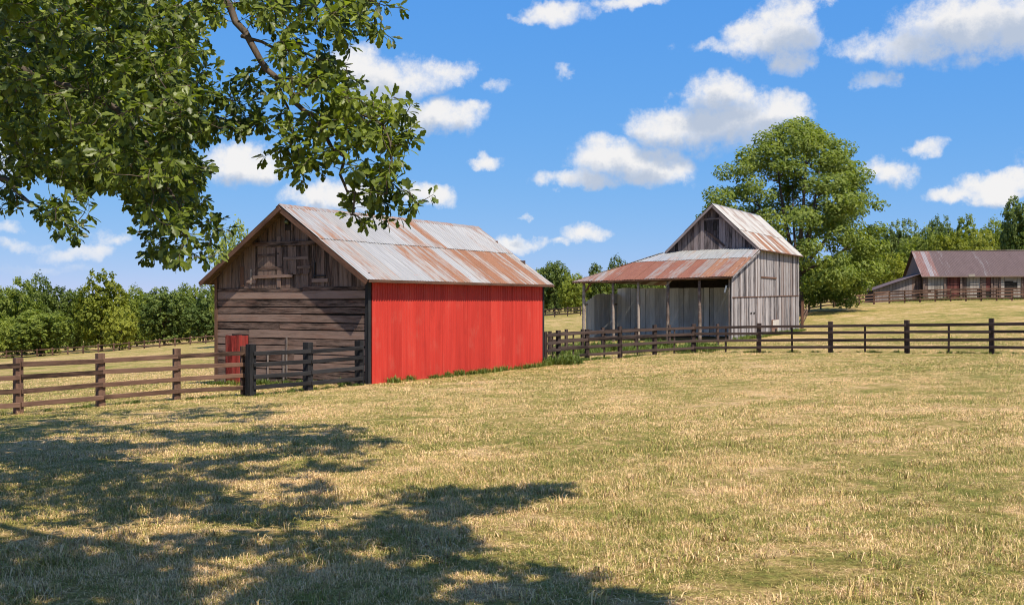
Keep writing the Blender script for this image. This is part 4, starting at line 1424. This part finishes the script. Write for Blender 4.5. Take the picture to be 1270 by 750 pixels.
def shadow_px(p):
    x, y, z = p
    g = gz(x, y)
    for _ in range(3):
        s = (z - g) / SUN.z
        q = (x - SUN.x * s, y - SUN.y * s)
        g = gz(*q)
    if q[1] < 1.0:
        return None, q
    return (635 + q[0] / q[1] * F, 375 + (ZC - g) / q[1] * F), q

def oak():
    base = Vector((-10.6, 13.2, gz(-10.6, 13.2)))
    t = thing('oak_tree', 'large oak whose leafy boughs hang into the upper left of the picture', 'tree', base)
    rng = np.random.default_rng(21)
    ros, kind = [], []
    for px, py, rx, ry, n, y0, y1 in FOL:
        k = 0
        n = int(n * 1.25)
        while k < n:
            a, r = rng.uniform(0, 2 * pi), math.sqrt(rng.random()) * rng.uniform(.8, 1.03)
            q = np.array(P(px + cos(a) * r * rx, py + sin(a) * r * ry, rng.uniform(y0, y1)))
            # a spray: a few rosettes strung along one drooping twig
            sd_ = unit(np.array([rng.normal() * .9 + .3, rng.normal() * .8, rng.normal() * .5 - .1]))
            for j in range(min(n - k, int(rng.integers(3, 7)))):
                ros.append(tuple(q + sd_ * (.07 * (j - 2.2)) + rng.normal(size=3) * np.array([.045, .06, .04])))
                kind.append(1)
                k += 1
    for px, py, rx, ry, n, y0, y1 in BACKING:
        for _ in range(n):
            a, r = rng.uniform(0, 2 * pi), math.sqrt(rng.random())
            ros.append(tuple(P(px + cos(a) * r * rx, py + sin(a) * r * ry, rng.uniform(y0, y1))))
            kind.append(0)
    # the rest of the crown, overhead and outside the frame: what throws the shade on the grass
    clumps = []
    tries = 0
    lit = [np.array(P(*q)) for q in ((460, 190, 8.7), (385, 80, 9), (440, 110, 8.8), (400, 160, 8.8), (215, 270, 10), (180, 190, 9.5), (170, 60, 9.0), (320, 120, 9.0), (140, 200, 8.5), (190, 205, 8.5), (215, 140, 8.5), (158, 142, 8.4), (45, 112, 8.5), (225, 275, 8.6))]
    sunv = np.array(SUN)
    while len(clumps) < 1150 and tries < 90000:
        tries += 1
        if rng.random() < .8:
            px, py = rng.uniform(-260, 830), 497 + 290 * rng.random() ** 1.5
            if rng.random() < .3:
                py = rng.uniform(498, 556)
            if not in_poly(px, py, SHADE):
                continue
            if any(((px - hx) / hrx) ** 2 + ((py - hy) / hry) ** 2 < 1.1 for hx, hy, hrx, hry in HOLES):
                continue
            Yd = 25.0
            for _ in range(8):
                Yd = (ZC - gz((px - 635) / F * Yd, Yd)) * F / (py - 375)
            gp_ = np.array([(px - 635) / F * Yd, Yd, 0])
        else:
            gp_ = np.array([rng.uniform(-22, 0), rng.uniform(-2, 26), 0])
            u, v = 635 + gp_[0] / max(gp_[1], .5) * F, 600
            if gp_[1] > 3 and u > -200:
                continue
        if mnoise.noise((gp_[0] * 1.5 + 5.3, gp_[1] * .8 + 1.9, .3)) > .17:
            continue
        gp_[2] = gz(gp_[0], gp_[1])
        h = rng.uniform(4.6, 15.5)
        c = gp_ + sunv * (h / sunv[2])
        dx, dy = (c[0] + 7.0) / 14.5, (c[1] - 10.5) / 15.0
        rr = dx * dx + dy * dy
        if rr > 1 or h > 6 + 10 * math.sqrt(1 - rr):
            continue
        if np.linalg.norm(c - np.array([0, 0, ZC])) < 3.4:
            continue
        if c[1] > .8:
            u, v = 635 + c[0] / c[1] * F, 375 - (c[2] - ZC) / c[1] * F
            m = 80 * 9 / c[1]
            if v > -m and -m - 60 < u < 1400:
                if not ((u < 235 and v < 130) or (u < 440 and v < 5)):
                    continue
        blocked = False
        for q in lit:
            d = c - q
            al = d @ sunv
            if al > 0 and np.linalg.norm(d - sunv * al) < .8:
                blocked = True
        if blocked:
            continue
        clumps.append(c)
    for c in clumps:
        vis = rng.integers(4, 9)
        for _ in range(vis):
            d = rng.normal(size=3) * np.array([.23, .23, .17])
            q = c + d
            sp_, gq = shadow_px(q)
            if sp_ is not None and not in_poly(sp_[0], sp_[1], SHADE):
                continue
            ros.append(tuple(q))
            kind.append(0)
    ros = np.array(ros)
    kind = np.array(kind)
    # limbs
    limbs = []
    def limb(pts, r0, r1, pw=.7):
        pts = [Vector(p) - base for p in pts]
        out = []
        for i in range(len(pts) - 1):
            for k in range(4):
                out.append(pts[i].lerp(pts[i + 1], k / 4))
        out.append(pts[-1])
        n = len(out)
        out = [p + Vector((random.uniform(-1, 1), random.uniform(-1, 1), random.uniform(-1, 1))) * (.035 if 0 < i < n - 1 else 0) for i, p in enumerate(out)]
        rad = [r0 + (r1 - r0) * (i / (n - 1)) ** pw for i in range(n)]
        limbs.append((out, rad))
    bz = base.z
    crotch = Vector((-10.4, 13.0, bz + 4.6))
    mbt = MB()
    mbt.tube([Vector((0, 0, -.5)), Vector((0, 0, .5)), Vector((.05, 0, 2)), crotch - base + Vector((0, 0, .3)), Vector((.5, -.4, 7.5)), Vector((.9, -.5, 10.5))], [.75, .52, .44, .40, .28, .06], 12)
    link('trunk', mbt.mesh('trunk', True), MAT['bark'], t)
    limb([crotch, P(-150, -170, 11.5), P(120, -120, 10.2), P(262, -20, 9.5), P(300, 45, 9.2), P(345, 98, 9.0), P(395, 150, 8.8), P(422, 196, 8.7), P(432, 236, 8.65), P(444, 268, 8.6)], .075, .006, .5)
    limb([crotch, P(-120, 60, 12.2), P(40, 90, 11.5), P(150, 135, 10.8), P(205, 215, 10.2), P(232, 290, 9.8)], .10, .010, .5)
    limb([crotch - Vector((0, 0, .4)), P(-120, 190, 12), P(-10, 215, 11.4), P(60, 262, 10)], .10, .010)
    limb([crotch + Vector((0, 0, .5)), P(60, -60, 11.5), P(240, -60, 10), P(400, -15, 9.4), P(470, 5, 9.0)], .07, .008, .5)
    limb([P(345, 98, 9.0), P(400, 112, 8.9), P(455, 140, 8.8), P(488, 180, 8.7), P(480, 240, 8.6)], .018, .006)
    limb([P(300, 45, 9.2), P(350, 60, 9.1), P(395, 75, 9.0)], .018, .006)
    limb([P(345, 98, 9.0), P(352, 130, 8.95), P(346, 160, 8.9), P(349, 172, 8.9)], .016, .004)
    limb([crotch + Vector((0, 0, .8)), (-5, 9, bz + 8), (-1.5, 5.5, bz + 8.6), (2.5, 3, bz + 7.6)], .22, .03)
    limb([crotch + Vector((0, 0, 1.5)), (-6, 13, bz + 9.5), (-1.5, 12.5, bz + 11), (1, 12, bz + 11)], .22, .03)
    limb([crotch + Vector((0, 0, .8)), (-8.5, 17, bz + 7.5), (-6, 21, bz + 9)], .20, .03)
    limb([crotch, (-13, 18, bz + 7), (-14, 22, bz + 8.5)], .18, .03)
    limb([crotch, (-11, 8, bz + 7), (-9.5, 3, bz + 7.5), (-7, 0, bz + 7.2)], .20, .03)
    limb([crotch, (-14.5, 11, bz + 7), (-17.5, 10, bz + 8)], .18, .03)
    nodes, nrad = [], []
    for pts, rad in limbs:
        mb = MB()
        mb.tube(pts, rad, 8)
        link('limb', mb.mesh('limb', True), MAT['bark'], t)
        nodes += [np.array(p) for p in pts]
    # twigs: every rosette joins the nearest wood already there
    bn = np.array(base)
    R3 = ros - bn
    tree_pts = list(nodes)
    dist = np.full(len(R3), 1e9)
    near = np.zeros(len(R3), int)
    arr = np.array(tree_pts)
    dd = np.linalg.norm(R3[:, None] - arr[None], axis=2)
    near = dd.argmin(1)
    dist = dd.min(1)
    done = np.zeros(len(R3), bool)
    mbw = MB()
    axis_dir = np.zeros_like(R3)
    count = np.zeros(len(R3) + len(tree_pts) + 5)
    for it in range(len(R3)):
        i = int(np.argmin(np.where(done, 1e9, dist)))
        done[i] = True
        a = tree_pts[near[i]]
        b = R3[i]
        d = b - a
        axis_dir[i] = d / max(1e-6, np.linalg.norm(d))
        L = np.linalg.norm(d)
        r0 = .003 + .0035 * min(2.5, L)
        mid = (a + b) / 2 + np.array([0, 0, -.05 * L]) + rng.normal(size=3) * .05 * L
        mbw.tube([a, mid, b], [r0 * 1.5, r0, .0022], 3)
        tree_pts.append(b)
        nd = np.linalg.norm(R3 - b, axis=1) + .06
        upd = nd < dist
        dist = np.where(upd, nd, dist)
        near = np.where(upd, len(tree_pts) - 1, near)
    tw = link('twig', mbw.mesh('twig'), MAT['bark'], t)
    tw['kind'] = 'stuff'
    # leaves
    big_v, big_f, off = [], [], 0
    cand = []
    def frames(i, n, droop):
        ax = unit(axis_dir[i] * .8 + rng.normal(size=3) * .25 + np.array([0, 0, -.05]))
        u = unit(np.cross(ax, rng.normal(size=3)))
        w = np.cross(ax, u)
        ang = rng.uniform(0, 2 * pi) + np.arange(n) * 2 * pi / n * rng.uniform(.9, 1.1) + rng.normal(size=n) * .3
        rad = np.cos(ang)[:, None] * u + np.sin(ang)[:, None] * w
        d = unit(rad * rng.uniform(.6, 1.1, n)[:, None] + ax * rng.uniform(.2, .9, n)[:, None] + np.array([0, 0, -droop]))
        upv = unit(np.array([SUN.x, SUN.y, SUN.z]) * 1.1 + rng.normal(size=(n, 3)) * .45)
        y = unit(np.cross(upv, d))
        z = np.cross(d, y)
        return d, y, z
    for i in range(len(R3)):
        vis = kind[i] == 1
        n = int(rng.integers(6, 9)) if vis else int(rng.integers(6, 9))
        d, y, z = frames(i, n, .25)
        L = rng.uniform(.07, .12, n) if vis else rng.uniform(.16, .25, n)
        tv, tf = (LT_V, LT_F) if vis else (LS_V, LS_F)
        org = R3[i] + d * .012 - axis_dir[i] * rng.uniform(0, .05, n)[:, None]
        Rm = np.stack([d, y, z], -1) * L[:, None, None]
        V = np.einsum('nij,kj->nki', Rm, tv) + org[:, None]
        if vis:
            cand.append((ros[i][1], Rm, org, V))
        else:
            big_v.append(V.reshape(-1, 3))
            big_f.append((tf[None] + (off + np.arange(n) * len(tv))[:, None, None]).reshape(-1, 3))
            off += n * len(tv)
    cand.sort(key=lambda c: c[0])
    lm = np_mesh('leaf', LT_V, LT_F)
    made = 0
    fv, ff, fo = [], [], 0
    for dpt, Rm, org, V in cand:
        for j in range(len(org)):
            if made < 290:
                m = Matrix([list(Rm[j][r]) + [org[j][r]] for r in range(3)] + [[0, 0, 0, 1]])
                link('leaf', lm, MAT['oak_leaf'], t, mtx=m)
                made += 1
            else:
                fv.append(V[j])
                ff.append(LT_F + fo)
                fo += len(LT_V)
    o = link('foliage', np_mesh('foliage', np.concatenate(fv), np.concatenate(ff)), MAT['oak_leaf'], t)
    o['kind'] = 'stuff'
    o = link('upper_foliage', np_mesh('upper_foliage', np.concatenate(big_v), np.concatenate(big_f)), MAT['oak_leaf'], t)
    o['kind'] = 'stuff'
    print('oak rosettes', len(R3), 'visible', int(kind.sum()), 'clumps', len(clumps))
oak()

# ------------------------------------------------------------------ grass
def blades(n, w, hmin, hmax, size, lean, rng):
    """a square patch of single bent blades, two quads' worth of triangles each"""
    x, y = rng.uniform(-size / 2, size / 2, n), rng.uniform(-size / 2, size / 2, n)
    # tufty: pull towards random tuft centres
    k = max(4, n // 14)
    cx, cy = rng.uniform(-size / 2, size / 2, k), rng.uniform(-size / 2, size / 2, k)
    j = rng.integers(0, k, n)
    pull = rng.random(n) < .55
    x = np.where(pull, cx[j] + rng.normal(0, .035, n), x)
    y = np.where(pull, cy[j] + rng.normal(0, .035, n), y)
    h = rng.uniform(hmin, hmax, n) * np.where(pull, 1.15, .85)
    a = rng.uniform(0, 2 * pi, n)
    le = np.abs(rng.normal(0, lean, n)) + .15
    dx, dy = np.cos(a), np.sin(a)
    px_, py_ = -dy * w * .5 * rng.uniform(.6, 1.4, n), dx * w * .5
    zero = np.zeros(n)
    b = np.stack([x, y, zero - .01], 1)
    pp = np.stack([px_, py_, zero], 1)
    m = b + np.stack([dx * h * le * .35, dy * h * le * .35, h * .62], 1)
    tip = b + np.stack([dx * h * le * 1.3, dy * h * le * 1.3, h * np.clip(1.0 - .55 * le, .12, 1)], 1)
    V = np.stack([b - pp, b + pp, m + pp * .8, m - pp * .8, tip], 1).reshape(-1, 3)
    base = np.arange(n)[:, None] * 5
    Ft = np.concatenate([base + np.array([[0, 1, 2]]), base + np.array([[0, 2, 3]]), base + np.array([[3, 2, 4]])], 0)
    return V, Ft

def grass_object(name, patches, pts, mat):
    """patches: list of (V,F); pts: list per patch of (pos(n,3), rot(n,3), scale(n)). One object: instances of its own patches on its own points."""
    Vs, Fs, K, off = [], [], [], 0
    for i, (V, Ft) in enumerate(patches):
        Vs.append(V)
        Fs.append(Ft + off)
        K.append(np.full(len(V), i))
        off += len(V)
    nv = off
    for i, (p, r, s) in enumerate(pts):
        Vs.append(p)
        K.append(np.full(len(p), 100 + i))
    V = np.concatenate(Vs)
    me = np_mesh(name, V, np.concatenate(Fs))
    at = me.attributes.new('patch_kind', 'INT', 'POINT')
    at.data.foreach_set('value', np.concatenate(K).astype(np.int32))
    rot = np.concatenate([np.zeros((nv, 3))] + [r for _, r, _ in pts]).astype(np.float32)
    at = me.attributes.new('patch_rot', 'FLOAT_VECTOR', 'POINT')
    at.data.foreach_set('vector', rot.ravel())
    sc_ = np.concatenate([np.ones((nv, 3))] + [s for _, _, s in pts]).astype(np.float32)
    at = me.attributes.new('patch_scale', 'FLOAT_VECTOR', 'POINT')
    at.data.foreach_set('vector', sc_.ravel())
    o = link(name, me, mat)
    ng = bpy.data.node_groups.new(name + '_nodes', 'GeometryNodeTree')
    ng.interface.new_socket('Geometry', in_out='INPUT', socket_type='NodeSocketGeometry')
    ng.interface.new_socket('Geometry', in_out='OUTPUT', socket_type='NodeSocketGeometry')
    gi, go = ng.nodes.new('NodeGroupInput'), ng.nodes.new('NodeGroupOutput')
    def attr(nm, dt):
        n = ng.nodes.new('GeometryNodeInputNamedAttribute')
        n.data_type = dt
        n.inputs[0].default_value = nm
        return n.outputs[0]
    kd, ro, sk = attr('patch_kind', 'INT'), attr('patch_rot', 'FLOAT_VECTOR'), attr('patch_scale', 'FLOAT_VECTOR')
    def sep(val):
        c = ng.nodes.new('FunctionNodeCompare')
        c.data_type = 'INT'
        c.operation = 'EQUAL'
        ng.links.new(kd, c.inputs[2])
        c.inputs[3].default_value = val
        s = ng.nodes.new('GeometryNodeSeparateGeometry')
        s.domain = 'POINT'
        ng.links.new(gi.outputs[0], s.inputs[0])
        ng.links.new(c.outputs[0], s.inputs[1])
        return s.outputs[0]
    j = ng.nodes.new('GeometryNodeJoinGeometry')
    for i in range(len(patches)):
        ip = ng.nodes.new('GeometryNodeInstanceOnPoints')
        ng.links.new(sep(100 + i), ip.inputs['Points'])
        ng.links.new(sep(i), ip.inputs['Instance'])
        ng.links.new(ro, ip.inputs['Rotation'])
        ng.links.new(sk, ip.inputs['Scale'])
        ng.links.new(ip.outputs[0], j.inputs[0])
    ng.links.new(j.outputs[0], go.inputs[0])
    md = o.modifiers.new('grass', 'NODES')
    md.node_group = ng
    return tag(o, kind='stuff')

def slope_rot(x, y, rz):
    e = .5
    sx = (ground_np(x + e, y) - ground_np(x - e, y)) / (2 * e)
    sy = (ground_np(x, y + e) - ground_np(x, y - e)) / (2 * e)
    # Euler XYZ: tilt in the patch's own frame, then turn about Z
    cr, sr = np.cos(rz), np.sin(rz)
    lx, ly = sx * cr + sy * sr, -sx * sr + sy * cr
    return np.stack([np.arctan(ly), -np.arctan(lx), rz], 1)

def lay(step, y0, y1, margin, jit, rng, keep=None):
    xs, ys = [], []
    y = y0
    while y < y1:
        hw = (y + step) * 635 / F + margin
        x = -hw
        while x < hw:
            xs.append(x + rng.uniform(-jit, jit))
            ys.append(y + rng.uniform(-jit, jit))
            x += step
        y += step
    x, y = np.array(xs), np.array(ys)
    if keep is not None:
        m = keep(x, y)
        x, y = x[m], y[m]
    return x, y

def in_barn(x, y):
    dx, dy = x - C0.x, y - C0.y
    lx = dx * cos(TH) - dy * sin(TH)
    ly = dx * sin(TH) + dy * cos(TH)
    return ~((lx > -BW - .1) & (lx < .15) & (ly > -.1) & (ly < BL))

def make_grass():
    rng = np.random.default_rng(3)
    near = [blades(4200, .0052, .02, .065, 1.3, 1.0, rng) for _ in range(4)]
    mid = [blades(3400, .009, .025, .065, 2.4, 1.0, rng) for _ in range(3)]
    far = [blades(3400, .018, .03, .075, 5.0, 1.0, rng) for _ in range(2)]
    pts = []
    def group(x, y, nvar, smin, smax):
        v = rng.integers(0, nvar, len(x))
        out = []
        for i in range(nvar):
            m = v == i
            xx, yy = x[m], y[m]
            rz = rng.uniform(0, 2 * pi, len(xx))
            s = np.ones((len(xx), 3))
            s[:, 2] = rng.uniform(smin, smax, len(xx))
            out.append((np.stack([xx, yy, ground_np(xx, yy)], 1), slope_rot(xx, yy, rz), s))
        return out
    x, y = lay(1.0, 5.5, 15, 1.2, .12, rng)
    pts += group(x, y, 4, .8, 1.25)
    x, y = lay(1.7, 14.4, 34, 2, .2, rng, in_barn)
    pts += group(x, y, 3, .8, 1.2)
    x, y = lay(3.4, 32, 64, 3, .4, rng, in_barn)
    pts += group(x, y, 2, .8, 1.2)
    # taller tufts here and there give the turf its uneven nap
    tufts = [blades(60, .006, .05, .13, .20, .6, rng) for _ in range(4)]
    x, y = lay(.36, 5.8, 17, 1, .2, rng)
    x2, y2 = lay(.75, 16, 40, 1, .4, rng, in_barn)
    x, y = np.concatenate([x, x2]), np.concatenate([y, y2])
    k = np.array([mnoise.noise((a * .7, b * .7, 4.2)) for a, b in zip(x, y)]) + rng.normal(0, .25, len(x)) > -.05
    for p_, r_, s_ in group(x[k], y[k], 4, .6, 1.15):
        s_[:, 0] = s_[:, 1] = rng.uniform(.8, 1.7, len(s_))
        pts.append((p_, r_, s_))
    grass_object('grass', near + mid + far + tufts, pts, MAT['grass'])
    # greener, taller growth along the red wall, the fence feet and under the porch
    tuft = [blades(70, .02, .10, .30, .35, .5, rng) for _ in range(3)]
    xs, ys, zs = [], [], []
    for k in range(85):
        u = rng.uniform(.0, 1.0)
        w = (.15 + .85 * u)
        if rng.random() > w:
            continue
        p = C0.xy + Vector((sin(TH), cos(TH))) * (u * BL) + Vector((cos(TH), -sin(TH))) * rng.uniform(.1, .45)
        xs.append(p.x); ys.append(p.y); zs.append(rng.uniform(.5, 1.25))
    for pts_, n, s in ((RFP, 10, .8), (LFP, 7, .7), (GP, 8, .8)):
        for i in range(len(pts_) - 1):
            for _ in range(n):
                u = rng.random()
                a, b = pts_[i], pts_[i + 1]
                xs.append(a[0] + (b[0] - a[0]) * u + rng.normal() * .12)
                ys.append(a[1] + (b[1] - a[1]) * u + rng.normal() * .12)
                zs.append(rng.uniform(.4, 1.0) * s)
    for _ in range(110):
        u = rng.random()
        q = b3.matrix_basis @ Vector((u * 24 - 4, -.4 + rng.normal() * .3 - 1.2, 0))
        xs.append(q.x); ys.append(q.y); zs.append(rng.uniform(.8, 2.0))
    for _ in range(60):
        q = b2.matrix_basis @ Vector((rng.uniform(.1, .5), rng.uniform(0, LD + ML), 0))
        xs.append(q.x); ys.append(q.y); zs.append(rng.uniform(.5, 1.5))
    for _ in range(45):
        q = b1.matrix_basis @ Vector((rng.uniform(-BW, 0), rng.uniform(-.5, -.1), 0))
        xs.append(q.x); ys.append(q.y); zs.append(rng.uniform(.4, 1.1))
    for _ in range(150):      # weeds between the fence and the porch
        xs.append(rng.uniform(2.2, 11)); ys.append(rng.uniform(55, 63)); zs.append(rng.uniform(.8, 2.2))
    for _ in range(28):       # by the rear corner of the red wall
        xs.append(1.9 + rng.normal() * .5); ys.append(48 + rng.normal() * .5); zs.append(rng.uniform(1.0, 2.4))
    x, y, s = np.array(xs), np.array(ys), np.array(zs)
    v = rng.integers(0, 3, len(x))
    pp = []
    for i in range(3):
        m = v == i
        rz = rng.uniform(0, 6.28, m.sum())
        pp.append((np.stack([x[m], y[m], ground_np(x[m], y[m])], 1), np.stack([rz * 0, rz * 0, rz], 1), np.stack([s[m]] * 3, 1)))
    grass_object('weeds', tuft, pp, MAT['weed'])
make_grass()
print('objects', len(bpy.data.objects), 'tris', sum(len(o.data.polygons) for o in bpy.data.objects if o.type == 'MESH'))
